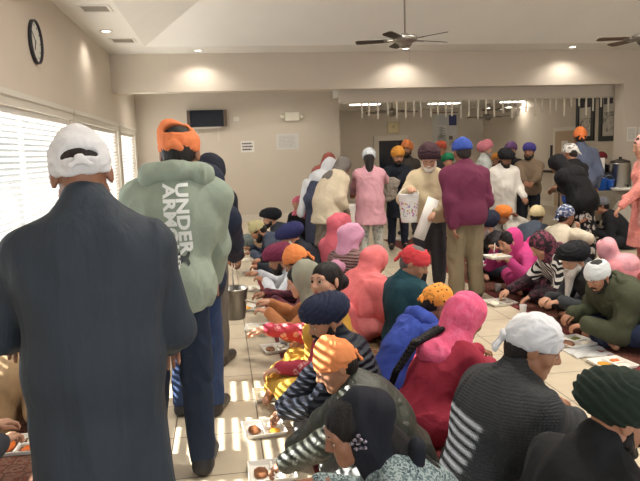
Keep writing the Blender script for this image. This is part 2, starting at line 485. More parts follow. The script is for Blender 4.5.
def head_prims(J, s, female=False, nose=1.0):
    H = lambda x, y, z: J['HC']+J['R']@v3(x, y, z)*s
    R = J['R']; f = .93 if female else 1.0
    P = [ell(H(0,-.014,.032), (.077*s,.097*s,.087*s), R, .02), ell(H(0,.03,-.028), (.063*s*f,.062*s,.083*s), R, .03),
         cap(H(-.052*f,.008,-.055), H(-.018,.066,-.093), .020*s, .018*s, .025), cap(H(.052*f,.008,-.055), H(.018,.066,-.093), .020*s, .018*s, .025),
         ell(H(0,.068,-.094), (.026*s*f,.022*s,.020*s), R, .02)]
    for sg in (-1, 1):
        P += [ell(H(sg*.040,.058,-.022), (.026*s,.026*s,.026*s), R, .025), ell(H(sg*.080,-.012,-.004), (.010*s,.020*s,.033*s), R@rotz(sg*-.35), .010)]
    P += [cap(H(-.040,.074,.030), H(.040,.074,.030), .014*s, .014*s, .02)]
    for sg in (-1, 1): P += [ell(H(sg*.033,.100,.008), (.019*s,.016*s,.013*s), R, .012, '-'), ell(H(sg*.033,.073,.009), (.0150*s,.0150*s,.0135*s), R, .004)]
    P += [cap(H(0,.083,.022), H(0,.108*nose,-.020), .0085*s, .0125*s, .014), ell(H(.013,.094,-.026), (.010*s,.011*s,.009*s), R, .008), ell(H(-.013,.094,-.026), (.010*s,.011*s,.009*s), R, .008)]
    P += [cap(H(-.020,.079,-.052), H(.020,.079,-.052), .009*s, .009*s, .010), cap(H(-.017,.080,-.066), H(.017,.080,-.066), .010*s, .010*s, .010),
          cap(H(-.022,.092,-.059), H(.022,.092,-.059), .0035*s, .0035*s, .004, '-')]
    return P

def torso_prims(J, sp, t):
    s, w, g = sp['s'], sp.get('w', 1.0), sp.get('g', 1.0); T = J['T']; T0 = rotx(-sp['lean_r']*.3); k = .06
    tt = t/s
    P = [ell(J['P0']+v3(0,-.01,.02)*s, tuple((x*g+tt)*s for x in (.165,.125,.13)), None, k),
         ell(J['P1']+v3(0,.012*g,-.01)*s, tuple((x*g+tt)*s for x in (.148,.115,.15)), T0, k),
         ell(J['P2']+v3(0,.0,-.035)*s, tuple((x*g+tt)*s for x in (.162*w,.115,.165)), T, k),
         cap(J['SL']+v3(.035,0,.012)*s, J['SR']+v3(-.035,0,.012)*s, (.050+tt)*s, (.050+tt)*s, .05),
         cap(J['C7']-T@v3(0,0,.05)*s, J['C7']+T@v3(0,.005,.0)*s, (.070+tt*.8)*s, (.054+tt*.6)*s, .07)]
    if sp.get('female'):
        for sg in (-1, 1): P.append(ell(J['P2']+T@v3(sg*.065,.085,-.03)*s, tuple((x+tt)*s for x in (.062,.055,.062)), T, .03))
    if sp.get('belly'): P.append(ell(J['P1']+T0@v3(0,.07,-.03)*s, tuple((x+tt)*s for x in (.125,.12,.13)), T0, .05))
    return P
def arm_prims(J, sp, t, n, upto=1.0, shoulder=True):
    s = sp['s']; tt = t/s; S, E, W = J['S'+n], J['E'+n], J['W'+n]; g = sp.get('ag', 1.0)
    P = []
    if shoulder: P.append(ell(S, tuple((.054*g+tt)*s for _ in range(3)), None, .04))
    P.append(cap(S, E, (.048*g+tt)*s, (.040*g+tt)*s, .035))
    if upto > .5: P.append(cap(E, E+(W-E)*min(1, upto*2-1)*.97, (.042*g+tt)*s, (.030*g+tt*.75)*s, .03))
    return P
def leg_prims(J, sp, t, upto=1.0):
    s = sp['s']; tt = t/s; P = []; g = sp.get('lg', 1.0)
    for n in 'LR':
        P += [cap(J['H'+n], J['K'+n], (.085*g+tt)*s, (.057*g+tt)*s, .05), cap(J['K'+n], J['A'+n]+(J['K'+n]-J['A'+n])*(1-upto), (.056*g+tt)*s, (.037*g+tt*1.3)*s, .03)]
    return P

def obj_sdf(name, ps, h, mat, parent, fold=None, zmin=None, seed=0, extra=None, post=None):
    vs, qs = sdf(ps, h, zmin)
    if len(vs) == 0: return None
    if fold: vs = folds(vs, qs, fold[0], fold[1], seed, fold[2] if len(fold) > 2 else (1,1,1), zmin)
    if post is not None: vs = post(vs, qs)
    me = np_mesh(name, vs, qs, extra)
    return link(name, me, mat, parent)

def turban_post(J, s, n, amp, front):
    Ri = J['R'].T; c = J['HC']
    def f(vs, qs):
        q = (vs-c)@Ri.T/s
        u = q[:,2]*.95+np.abs(q[:,0])*.55*(1 if front else .2)+q[:,1]*(.10 if front else .38)+.012*vnoise(q*14)
        w = u*n; sw = w-np.floor(w)
        d = np.where(sw < .8, sw/.8, (1-sw)/.2)-.5
        return vs+vnormals(vs, qs)*(d*amp*s)[:,None]
    return f

SKINS = {'a': (172,122,94), 'b': (150,104,80), 'c': (198,150,124), 'd': (128,86,66)}
_seed = [1]
def person(**sp):
    _seed[0] += 1; sd = _seed[0]
    sp.setdefault('pose', 'sit'); sp['lean_r'] = R_(sp.get('lean', 0)); sp.setdefault('head', (0,0,0))
    J = place(sp); s = sp['s']; D = sp['at'][2]; h = sp.get('h') or float(np.clip(.0021*D, .006, .015)); sp['h'] = h
    sk = SKINS[sp.get('skin', 'a')]; R = J['R']
    Hs = sp.get('hs', 1.06)*s                                      # head scale
    H = lambda x, y, z: J['HC']+R@v3(x, y, z)*Hs
    sit = sp['pose'] == 'sit'
    # ---- body: one continuous surface
    P = torso_prims(J, sp, 0)
    for n in 'LR': P += arm_prims(J, sp, 0, n)
    P += leg_prims(J, sp, 0)
    for n in 'LR': P.append(cap(J['A'+n], J['F'+n], .036*s, .028*s, .03))
    P += [cap(J['C7'], H(0,-.02,-.04), .058*s, .056*Hs, .03)]
    P += head_prims(J, Hs, sp.get('female', False), sp.get('nose', 1.0))
    mb = MB()
    for n in 'LR':
        f = J['hd'+n]; W = J['W'+n]; sg = -1 if n == 'L' else 1
        down = v3(0,0,-1) if abs(f[2]) < .8 else v3(-sg*.9, -.2, 0)
        nn = unit(down-f*(f@down)); lt = np.cross(f, nn)
        P.append(ell(W+f*.048*s, (.040*s,.052*s,.018*s), np.stack([lt, f, nn], 1), .015))
        P.append(cap(W-f*.03*s, W+f*.02*s, .027*s, .025*s, .02))
        hand(mb, J, n, s, sp.get('curl', .35), max(1.0, min(1.25, h/.009)))
    vs, qs = sdf(P, h, 0.004)
    me = np_mesh('person', vs, qs, mb)
    b = link('person', me, [skin(sk), lips(sk)])
    lc = H(0,.095,-.059); dd = (vs-lc)@R                          # the lips get their own colour
    lipv = ((np.abs(dd[:,0])/(.025*Hs))**2+(dd[:,2]/(.013*Hs))**2 < 1) & (np.abs(dd[:,1]) < .03*Hs)
    mi = np.zeros(len(me.polygons), np.int32); mi[:len(qs)] = lipv[qs].all(1); me.polygons.foreach_set('material_index', mi)
    b.location = J['root']; b.rotation_euler = (0, 0, R_(sp['yaw']))
    tag(b, sp['label'], 'person', sp.get('group'))
    fd = lambda a, fr, an=(1,1,1): (a, fr, an)
    # ---- lower clothes
    bt = sp.get('bottom')
    if bt:
        t = bt.get('t', .018)
        P = [ell(J['P0']+v3(0,-.01,.03)*s, tuple((x*sp.get('g',1)+t/s)*s for x in (.165,.125,.11)), None, .05)]+leg_prims(J, sp, t, bt.get('upto', .96))
        obj_sdf(bt.get('name', 'trousers'), P, h, fabric(*bt['mat']), b, fd(.010, 10, (1,1,.7)), .006, sd)
    sk_ = sp.get('skirt')
    if sk_:
        obj_sdf('skirt', [ell(J['P0']+v3(0,0,.0)*s, (.19*s,.15*s,.10*s), None, .05), cap(J['P0']+v3(0,0,-.02)*s, v3(0,.01,sk_['hem']*s), .17*s, sk_['flare']*s, .06, q=(1,1.2,1)), cut((0,0,-1), (0,0,sk_['hem']*s))], h, fabric(*sk_['mat']), b, (.016, 8, (1.2,1.2,.3)), None, sd+22)
    # ---- upper clothes
    for key in ('top', 'coat'):
        tp = sp.get(key)
        if not tp: continue
        t = tp.get('t', .022)
        P = torso_prims(J, sp, t)
        sl = tp.get('sleeve', 1.0)
        if tp.get('hem') is None or sit: P.append(ell(J['P0']+v3(0,-.005,-.04)*s, tuple((x*sp.get('g',1.0)+t/s+.004)*s for x in (.166,.126,.13)), None, .06))
        hem = tp.get('hem')
        g = sp.get('g', 1.0)
        if hem is not None and not sit:
            fl = tp.get('flare', .20); z0 = J['P1'][2]
            P.append(cap(J['P1']+v3(0,0,-.02)*s, v3(0,.01,hem*s), (.148*g+t/s)*s, fl*s, .06, q=(1,1.25,1)))
        elif hem is not None and sit:
            st = sp.get('legs', 'cross')
            if st == 'cross':
                P += [ell(v3(0,.17,.13)*s, (.36*s,.25*s,.10*s), None, .06), ell(v3(0,-.02,.10)*s, (.22*s,.17*s,.12*s), None, .06)]
            else:
                for n in 'LR': P += [cap(J['H'+n], J['K'+n], (.09+t/s)*s, (.07+t/s)*s, .06), cap(J['K'+n], J['A'+n], (.07+t/s)*s, (.05+t/s)*s, .06)]
        col = tp.get('collar')
        T = J['T']
        if col == 'high': P.append(cap(J['C7']-T@v3(0,0,.02)*s, J['C7']+T@v3(0,.012,.055)*s, .082*s, .075*s, .02))
        elif col == 'band': P.append(cap(J['C7']-T@v3(0,0,.02)*s, J['C7']+T@v3(0,.012,.03)*s, .075*s, .068*s, .015))
        elif col == 'hood':
            Q = lambda x, y, z: J['C7']+T@v3(x, y, z)*s
            Ph = [cap(Q(-.085,.045,.005), Q(-.115,-.045,.0), .042*s, .056*s, .03), cap(Q(.085,.045,.005), Q(.115,-.045,.0), .042*s, .056*s, .03), cap(Q(-.115,-.045,.01), Q(0,-.085,.022), .046*s, .044*s, .03), cap(Q(.115,-.045,.01), Q(0,-.085,.022), .046*s, .044*s, .03),
                  ell(Q(0,-.055,.018), (.11*s,.065*s,.050*s), T, .03), ell(Q(0,-.03,.085), (.070*s,.055*s,.075*s), T, .02, '-')]
            obj_sdf('hood', Ph, h, fabric(*tp['mat']), b, fd(.010, 11), None, sd+77)
        if not sit: P.append(cut((0,0,-1), (0,0,hem*s if hem is not None else J['P0'][2]-tp.get('drop', .125)*s)))
        if sl:
            for n in 'LR': P += arm_prims(J, sp, tp.get('ts', t*.8), n, sl)
        o = obj_sdf(tp.get('name', 'shirt'), P, h, fabric(*tp['mat']), b, fd(tp.get('amp', .011), tp.get('freq', 9), tp.get('an', (1,1,.75))), .010, sd+50)
        tp['obj'] = o
    # ---- hair and beard
    hr = sp.get('hair')
    if hr is not None:
        hc = hr.get('rgb', (28,22,20)); e = hr.get('e', .006)
        P = [ell(H(0,-.016,.034), ((.077+e)*Hs,(.097+e)*Hs,(.087+e)*Hs), R, .02), ell(H(0,-.055,-.02), (.066*Hs,.055*Hs,.07*Hs), R, .03)]
        if hr.get('vol'): P.append(ell(H(0,-.03,.02), ((.083+e)*Hs,(.10+e)*Hs,(.092+e)*Hs), R, .03))
        P += [ell(H(0,.115,-.045), (.084*Hs,.098*Hs,.112*Hs), R, .012, '-')]
        for sg in (-1, 1): P.append(ell(H(sg*.085,.02,-.05), (.03*Hs,.04*Hs,.05*Hs), R, .01, '-'))
        if hr.get('zc') is not None: P.append(cut(tuple(R@v3(0,0,-1)), tuple(H(0,0,hr['zc']))))
        if hr.get('bun'): P.append(ell(H(0,-.135,-.01), (.05*Hs,.045*Hs,.05*Hs), R, .015))
        if hr.get('long'):
            P += [cap(H(.0,-.08,-.02), J['C7']+J['T']@v3(0,-.10,-.20)*s, .065*Hs, .05*s, .04)]
        obj_sdf('hair', P, min(h, .009), hairmat(hc), b, fd(.004, 26, (1,1,.4)), None, sd+9)
        if hr.get('braid'):
            m2 = MB(); pts = hr['braid']
            tot = 22; pts = [tuple((J[a]+J['T']@v3(*q)*s)/s) for a, q in pts]
            for i in range(tot):
                t0 = i/(tot-1)*(len(pts)-1); a = min(int(t0), len(pts)-2); q = v3(*pts[a])*(1-(t0-a))+v3(*pts[a+1])*(t0-a)
                d_ = unit(v3(*pts[a+1])-v3(*pts[a])); r = .030*(1-.55*i/tot)*s
                for sg in (-1, 1):
                    c_ = q*s+v3(sg*.012*s, 0, 0)
                    m2.tube([c_-d_*r*1.2+v3(sg*r*.5,0,0), c_, c_+d_*r*1.3-v3(sg*r*.6,0,0)], [r*.35, r*.8, r*.3], 8)
            m2.build('braid', hairmat(hc), b, True)
    bd = sp.get('beard')
    if bd is not None:
        L = bd.get('len', .02); hc = bd.get('rgb', (25,20,18)); e = bd.get('e', .009)
        P = []
        for sg in (-1, 1):
            P += [cap(H(sg*.070,.012,-.025), H(sg*.056,.02,-.06), .010*Hs, .018*Hs, .02), cap(H(sg*.056,.02,-.062), H(sg*.02,.070,-.098), (.018+e)*Hs, (.022+e)*Hs, .02),
                  cap(H(sg*.004,.101,-.043), H(sg*.034,.084,-.062), .008*Hs, .006*Hs, .008)]
        P += [ell(H(0,.075,-.100), ((.032+e)*Hs,(.022+e)*Hs,(.020+e)*Hs), R, .02)]
        if L > .03:
            tip = H(0,.085,-.10)+v3(0,.03,-1)*L*Hs
            P += [cap(H(0,.065,-.10), tip, .05*Hs, .018*Hs, .03, q=(1,1.3,1))]
        P += [ell(H(0,.10,-.060), (.022*Hs,.03*Hs,.007*Hs), R, .004, '-')]
        obj_sdf('beard', P, min(h, .008), hairmat(hc), b, fd(.005, 34, (1,1,.35)), None, sd+3)
    # ---- face details
    if sp.get('face', True):
        for sg in (-1, 1):
            em = MB(); c_ = v3(0,0,0)
            rr = .0132*Hs
            em.lathe([(max(1e-4, math.sin(a)*rr), -math.cos(a)*rr) for a in np.linspace(0, math.pi, 13)], 16, mi=0)
            for fi, f in enumerate(em.f):
                zc = sum(em.v[i][2] for i in f)/len(f)
                em.mi[fi] = 2 if zc > rr*.93 else (1 if zc > rr*.78 else 0)
            e = em.build('eye', [plain('eye_white', (196,186,178), .3), plain('iris', (48,30,20), .25), plain('pupil', (12,9,8), .2)], b, True)
            look = rotz(R_(sp.get('gaze', 0)))
            Rm = R@look@np.stack([v3(1,0,0), v3(0,0,-1), v3(0,1,0)], 1)    # lathe axis turned to look ahead
            mt = Matrix([[*Rm[i], 0] for i in range(3)]+[[0,0,0,1]]); pc = H(sg*.033,.0785,.009)
            mt.translation = Vector(pc); e.matrix_local = mt
            bm_ = MB()
            ff = .62 if sp.get('female') else 1.0; bm_.tube([H(sg*.015,.0905,.0315), H(sg*.031,.0900,.0375), H(sg*.052,.075,.030)], [.0036*Hs*ff, .0044*Hs*ff, .0018*Hs], 7)
            bm_.build('eyebrow', hairmat(sp.get('brow', (30,22,18))), b, True)
            lid = ell(H(sg*.033,.0770,.0105), (.0160*Hs,.0160*Hs,.0140*Hs), R, .004)
            lo_ = sp.get('lid', .35)
            obj_sdf('eyelid', [lid, cut(tuple(-(R@unit(v3(0,-.25,1)))), tuple(H(sg*.033,.09,.0150-lo_*.012)))], .0028*max(1, h/.009), skin(tuple(int(x*.86) for x in sk)), b)
    if sp.get('glasses'):
        gm_ = MB()
        for sg in (-1, 1):
            gm_.tube([H(sg*.034+math.cos(a)*.023, .101, .004+math.sin(a)*.020) for a in np.linspace(0, 2*math.pi, 17)], .0014*Hs, 5)
            gm_.tube([H(sg*.057,.101,.008), H(sg*.074,.06,.010), H(sg*.080,-.01,.006)], .0014*Hs, 5)
        gm_.tube([H(-.011,.101,.008), H(0,.106,.011), H(.011,.101,.008)], .0014*Hs, 5)
        gm_.build('eyeglasses', plain('glasses_frame', (60,50,44), .35, .4), b, True)
    # ---- head wear
    hat = sp.get('hat')
    if hat:
        kind, rgb = hat[0], hat[1]; o = hat[2] if len(hat) > 2 else {}
        fm = fabric(rgb, *o.get('pat', ('plain',)))
        hh = min(h, .008)
        if kind == 'turban':
            W_, L_, Ht = o.get('size', (1.0, 1.0, 1.0)); tl = R_(o.get('tilt', 0)); Rt = R@rotx(tl)
            B = lambda x, y, z: H(x, y, z)
            P = [ell(B(0,-.022,.070), (.104*W_*Hs,.128*L_*Hs,.092*Ht*Hs), Rt, .04), ell(B(0,-.045,.045), (.098*W_*Hs,.112*L_*Hs,.072*Ht*Hs), Rt, .04),
                 ell(B(0,.035,.088), (.082*W_*Hs,.085*L_*Hs,.068*Ht*Hs), Rt, .04)]
            if o.get('peak'): P.append(ell(B(0,.02,.125), (.06*Hs,.08*Hs,.075*Hs*o['peak']), Rt, .04))
            fr, bk = o.get('front', .047), o.get('back', -.045)
            n_ = R@unit(v3(0, (fr-bk)/.2, -1)); P.append(cut(tuple(n_), tuple(H(0,.1,fr))))
            hw = obj_sdf('turban', P, hh, fm, b, fd(.003, 16, (1,1,2)), None, sd+5, post=turban_post(J, Hs, o.get('n', 46), .0085 if h < .011 else .009, o.get('frontal', True)))
            if o.get('under'):
                obj_sdf('turban_underband', [ell(H(0,.055,.062), (.050*Hs,.048*Hs,.034*Hs), R, .01), cut(tuple(R@v3(0,0,-1)), tuple(H(0,0,.040)))], hh, fabric(o['under']), hw)
        elif kind == 'bandana':
            e = max(o.get('e', .013), .012)
            P = [ell(H(0,-.014,.036), ((.077+e)*Hs,(.098+e)*Hs,(.088+e)*Hs), R, .02)]
            if o.get('peak'): P.append(ell(H(o.get('pkx', 0),.0+o.get('pky', 0),.10), (.05*Hs,.06*Hs,.05*Hs*o['peak']), R, .035))
            fr, bk = o.get('front', .040), o.get('back', -.030)
            n_ = R@unit(v3(0, (fr-bk)/.2, -1))
            if o.get('gap'):                                     # open at the crown's back, where the hair shows
                gx, gy, gz = o['gap']; P.append(ell(H(gx, gy, gz), tuple(q_*Hs for q_ in o.get('gr', (.062,.06,.030))), R, .008, '-'))
            P.append(cut(tuple(n_), tuple(H(0,.1,fr))))
            hw = obj_sdf('bandana', P, hh, fm, b, fd(o.get('amp', .0055), 20, (1,1,1.6)), None, sd+5)
            if o.get('knot', True):
                ks = o.get('ks', 1.0)*Hs; kz = o.get('kz', 0.0)
                K = [ell(H(0,-.112-e,.006+kz), (.022*ks,.017*ks,.020*ks), R, .01), ell(H(.016,-.110-e,kz), (.014*ks,.014*ks,.017*ks), R, .008)]
                tl = o.get('tail', .05)
                for sg in (-1, 1): K.append(cap(H(sg*.008,-.112-e,-.004+kz), H(sg*.028,-.112-e-tl*.3,kz-.01-tl), .009*ks, .013*ks, .01, q=(1,1.7,1)))
                obj_sdf('knot', K, min(hh, .006), fm, hw, fd(.004, 30), None, sd+6)
        elif kind == 'cap':
            P = [ell(H(0,-.014,.040), (.092*Hs,.112*Hs,.098*Hs), R, .02), cut(tuple(R@unit(v3(0,.25,-1))), tuple(H(0,.1,.045)))]
            if o.get('knob'): P.insert(1, ell(H(0,.01,.14), (.03*Hs,.03*Hs,.03*Hs), R, .02))
            obj_sdf(o.get('name', 'cap'), P, hh, fm, b, fd(.004, 22), None, sd+5)
        elif kind == 'hood':
            P = [ell(H(0,-.02,.03), (.115*Hs,.13*Hs,.125*Hs), R, .03), cap(H(0,-.05,-.03), J['C7'], .11*Hs, .12*s, .04), ell(H(0,.12,-.02), (.075*Hs,.085*Hs,.105*Hs), R, .01, '-')]
            obj_sdf('hood', P, h, fm, b, fd(.006, 12), None, sd+5)
        elif kind == 'stole':
            T = J['T']; P = [cap(J['SL']+v3(.03,-.01,.02)*s, J['SR']+v3(-.03,-.01,.02)*s, .080*s, .080*s, .05), cap(J['C7']-T@v3(0,0,.03)*s, J['C7']+T@v3(0,-.015,.02)*s, .105*s, .085*s, .05), ell(J['P2']+T@v3(0,.03,.03)*s, (.15*s,.13*s,.12*s), T, .05)]
            for q in o.get('falls', ()): P.append(cap(v3(*q[0])*s, v3(*q[1])*s, q[2]*s, q[3]*s, .04, q=(1,1.5,1)))
            obj_sdf('stole', P, h, fm, b, fd(.012, 12, (1,1,.6)), .012, sd+5)
        elif kind == 'scarf':                                    # a long scarf over head and shoulders
            T = J['T']; bk = o.get('backset', 0.0)
            e = o.get('e', .012)
            P = [ell(H(0,-.022-bk,.032), ((.080+e)*Hs,(.104+e)*Hs,(.092+e)*Hs), R, .03), ell(H(0,-.06,-.02), (.082*Hs,.075*Hs,.09*Hs), R, .04)]
            if o.get('bun'): P.append(ell(H(0,-.125,.0), (.055*Hs,.05*Hs,.055*Hs), R, .04))
            P += [cap(H(0,-.035,-.05), J['C7']+T@v3(0,0,-.01)*s, .088*Hs, (.085 if o.get('slim') else .115)*s, .05)]
            sw = o.get('sw', .05)
            if not o.get('slim'): P += [cap(J['SL']+v3(sw,0,.0)*s, J['SR']+v3(-sw,0,.0)*s, .085*s, .085*s, .06)]
            t = o.get('t', .034)
            if o.get('shawl'):                                   # wraps the arms and the trunk down to its hem
                P += torso_prims(J, sp, t)[1:]
                if o.get('arms', True):
                    for n in 'LR': P += arm_prims(J, sp, t, n, o.get('arms', .7))
            elif not o.get('slim'):
                P += [ell(J['P2']+T@v3(0,-.03,.02)*s, ((.165*sp.get('w',1)+.07-sw)*s,(.115+t/s*.9)*s,(.14-max(0, sw-.05)*.6)*s), T, .05)]
            for q in o.get('falls', ()): P.append(cap(v3(*q[0])*s, v3(*q[1])*s, q[2]*s, q[3]*s, .04, q=(1,1.5,1)))
            fo = o.get('open', 1.0)
            if fo: P += [ell(H(0,.12+.01*bk,-.028), (.073*Hs*fo,.098*Hs,.105*Hs*fo), R, .012, '-')]
            if o.get('throat'): P += [cap(H(0,.10,-.09), J['P2']+T@v3(0,.17,.02)*s, .05*s, .05*s, .02, '-')]
            if o.get('zcut') is not None: P.append(cut((0,0,-1), (0,0,o['zcut']*s)))
            hw = obj_sdf(o.get('name', 'headscarf'), P, h, fm, b, fd(o.get('amp', .014), o.get('freq', 11), o.get('an', (1,1,.45))), .012, sd+5)
            if o.get('brooch'):
                mbr = MB(); random.seed(2)
                for i in range(9):
                    a = i*2.4; r_ = .004+.0075*math.sqrt(i); c_ = H(-.104+.002*math.cos(a), .005+r_*1.1*math.cos(a), .000+r_*1.3*math.sin(a))
                    mbr.lathe([(.0012,-.006),(.0075,-.003),(.0085,.002),(.004,.006),(.0012,.006)], 8, c=tuple(c_))
                mbr.build('flower_brooch', fabric(o['brooch'], 'speckle', (70,66,80), .6, 3.0, (190,180,190)), hw, True)
            if o.get('border'):
                ang = np.linspace(-1.5, 1.5, 22); yb_ = .066-bk*1.25
                mbd = MB(); mbd.tube([H(math.sin(a)*.075*fo, yb_-.016*abs(math.sin(a)), -.026+math.cos(a)*.108*fo) for a in ang], .0055*Hs, 6)
                mbd.build('border', fabric(o['border']), hw, True)
    # ---- shoes
    if sp.get('shoes') and not sit:
        for n in 'LR':
            A, F_ = J['A'+n], J['F'+n]
            d_ = unit(F_-A)
            P = [cap(A+v3(0,-.03,-.04)*s, F_+v3(0,.03,.005)*s, .046*s, .040*s, .03), cap(A+v3(0,0,.0), A+v3(0,0,-.04)*s, .048*s, .05*s, .03), cut((0,0,-1), (0,0,.004))]
            obj_sdf('shoe', P, min(h, .01), plain('shoe_%d_%d_%d' % sp['shoes'], sp['shoes'], .5), b)
    return b, J, sp
# ---------------------------------------------------------------- the room
XL, YB, XP, XS, YT, XTV, YR, XR, YN = -1.93, 12.82, 8.45, 8.75, 16.25, 3.0, 21.0, 9.4, -3.0
ZB0, ZB1 = 2.86, 3.56
ZH, ZC = 2.63, 2.93
def paint(name, rgb):
    t = NT(name); n = t.noise(2.2, 3); c = lin(rgb)
    t.base(t.mix(n, tuple(x*.96 for x in c[:3])+(1,), tuple(x*1.03 for x in c[:3])+(1,))); t.b.inputs['Roughness'].default_value = .75
    t.b.inputs['Specular IOR Level'].default_value = .25; t.bump(t.noise(160, 2), .05, .003); return t.m
wallm = paint('wall_paint', (212,202,189)); ceilm = paint('ceiling_paint', (238,237,233)); trimm = plain('trim_paint', (222,215,203), .5)
def structure(o): o['kind'] = 'structure'; return o

def floor_mat():
    t = NT('floor_tile'); P_ = .505
    v = t.coord((1,1,1), loc=(-.15,-4.25,0))
    b = t.n('ShaderNodeTexBrick'); b.offset = 0; b.squash = 1
    for k, q in (('Scale', 1), ('Mortar Size', .0045), ('Mortar Smooth', .2), ('Bias', 0), ('Brick Width', P_), ('Row Height', P_)): b.inputs[k].default_value = q
    b.inputs['Color1'].default_value = lin((208,201,188)); b.inputs['Color2'].default_value = lin((200,192,177)); b.inputs['Mortar'].default_value = lin((104,94,82))
    t.l(v, 0, b, 'Vector')
    n = t.noise(5, 5, v, 1.0); m_ = t.mix(n, lin((222,214,200)), lin((255,250,240)))
    t.base(t.mix(1.0, (b, 0), m_, 'MULTIPLY')); t.b.inputs['Roughness'].default_value = .28
    t.b.inputs['Specular IOR Level'].default_value = .45; t.bump(t.math('SUBTRACT', 1.0, (b, 1)), .25, .004); return t.m
b = MB(); b.box((XL-.3, YN-.2, -.12), (XR+.3, YR+.2, 0)); structure(b.build('floor', floor_mat()))

def wall_y(name, x0, x1, z0, z1, y0, y1, mat=None):
    b = MB(); b.box((x0, y0, z0), (x1, y1, z1)); return structure(b.build(name, mat or wallm))
# left wall with its window openings
WIN = [(2.95, 5.04), (5.34, 9.12), (9.42, 13.08), (13.45, 15.6)]
Z0, Z1 = .42, 2.17
b = MB()
b.box((XL-.16, YN, 0), (XL, YT+.2, Z0)); b.box((XL-.16, YN, Z1), (XL, YT+.2, 3.7))
ys = [YN]+[y for w in WIN for y in w]+[YT+.2]
for i in range(0, len(ys), 2): b.box((XL-.16, ys[i], Z0), (XL, ys[i+1], Z1))
structure(b.build('wall_left', wallm))
framem = plain('window_frame_paint', (214,210,200), .45)
slatm = NT('blind_slat'); slatm.base(lin((216,214,210))); slatm.b.inputs['Roughness'].default_value = .5
slatm = slatm.m
glassm = NT('window_glass')
gm = glassm.t; tr = glassm.n('ShaderNodeBsdfTransparent'); gl = glassm.n('ShaderNodeBsdfGlossy'); gl.inputs['Roughness'].default_value = .02
mx = glassm.n('ShaderNodeMixShader'); mx.inputs[0].default_value = .06
gm.links.new(tr.outputs[0], mx.inputs[1]); gm.links.new(gl.outputs[0], mx.inputs[2]); gm.links.new(mx.outputs[0], gm.nodes['Material Output'].inputs[0])
glassm = glassm.m
for i, (a, c) in enumerate(WIN):
    f = MB()
    # casing on the room side
    f.box((XL, a-.09, Z1), (XL+.022, c+.09, Z1+.09)); f.box((XL, a-.13, Z1+.09), (XL+.045, c+.13, Z1+.125)); f.box((XL, a-.13, Z1+.125), (XL+.03, c+.13, Z1+.15))
    f.box((XL, a-.09, Z0-.03), (XL+.02, a, Z1)); f.box((XL, c, Z0-.03), (XL+.02, c+.09, Z1))
    f.box((XL, a-.10, Z0-.12), (XL+.022, c+.10, Z0-.03)); f.box((XL-.05, a-.12, Z0-.03), (XL+.06, c+.12, Z0))
    # sash
    f.box((XL-.13, a, Z0), (XL-.09, a+.05, Z1)); f.box((XL-.13, c-.05, Z0), (XL-.09, c, Z1)); f.box((XL-.13, a, Z0), (XL-.09, c, Z0+.05)); f.box((XL-.13, a, Z1-.05), (XL-.09, c, Z1))
    n = 2 if c-a > 3 else 1
    for k in range(1, n): y = a+(c-a)*k/n; f.box((XL-.13, y-.03, Z0), (XL-.09, y+.03, Z1))
    w = structure(f.build('window_%d' % (i+1), framem))
    g = MB(); g.box((XL-.114, a+.04, Z0+.04), (XL-.110, c-.04, Z1-.04)); g.build('pane', glassm, w)
    s = MB(); p = .0455 if i == 0 else .060; tilt = 0.0 if i == 0 else R_(32); wd = .05 if i == 0 else .058
    xc = XL-.045
    z = Z0+.05
    while z < Z1-.07:
        dx, dz = math.cos(tilt)*wd/2, math.sin(tilt)*wd/2
        s.add([(xc-dx, a+.015, z-dz), (xc+dx, a+.015, z+dz), (xc+dx, c-.015, z+dz), (xc-dx, c-.015, z-dz), (xc-dx, a+.015, z-dz+.003), (xc+dx, a+.015, z+dz+.003), (xc+dx, c-.015, z+dz+.003), (xc-dx, c-.015, z-dz+.003)],
              [(0,3,2,1),(4,5,6,7),(0,1,5,4),(1,2,6,5),(2,3,7,6),(3,0,4,7)]); z += p
    s.box((xc-.028, a+.012, Z1-.06), (xc+.03, c-.012, Z1-.002)); s.box((xc-.025, a+.012, Z0+.012), (xc+.025, c-.012, Z0+.03))
    bl = s.build('blind', slatm, w)
    cd = MB(); k = max(2, int((c-a)/.9))
    for q in range(k):
        y = a+.15+(c-a-.3)*q/(k-1)
        cd.tube([(xc+.02, y, Z0+.02), (xc+.02, y, Z1-.03)], .0012, 4)
    cd.build('ladder_cord', plain('cord_white', (228,226,220)), bl)

wall_y('wall_back', XL-.1, XTV, 0, 3.7, YT, YT+.16)
wall_y('wall_back_recess', XTV-.16, XS+.2, 0, 3.2, YR, YR+.16)
b = MB(); b.box((XTV-.16, YT+.16, 0), (XTV, YR, 3.2)); structure(b.build('wall_recess_left', wallm))
b = MB(); b.box((XS, YB+.3, 0), (XS+.16, YR, 3.2)); structure(b.build('wall_recess_right', wallm))
wall_y('wall_back_right', XP, XR+.2, 0, ZB0, YB, YB+.32)
b = MB(); b.box((XR, YN, 0), (XR+.16, YB, 3.7)); structure(b.build('wall_right', wallm))
b = MB(); b.box((XL-.02, YB, ZB0), (XR+.1, YB+.32, ZB1+.1)); structure(b.build('beam', wallm))
xh = at(339, 102, YB+.5).x
b = MB(); b.box((xh, YB+.42, ZH), (XS, YB+.56, 3.7)); structure(b.build('beam_header', wallm))
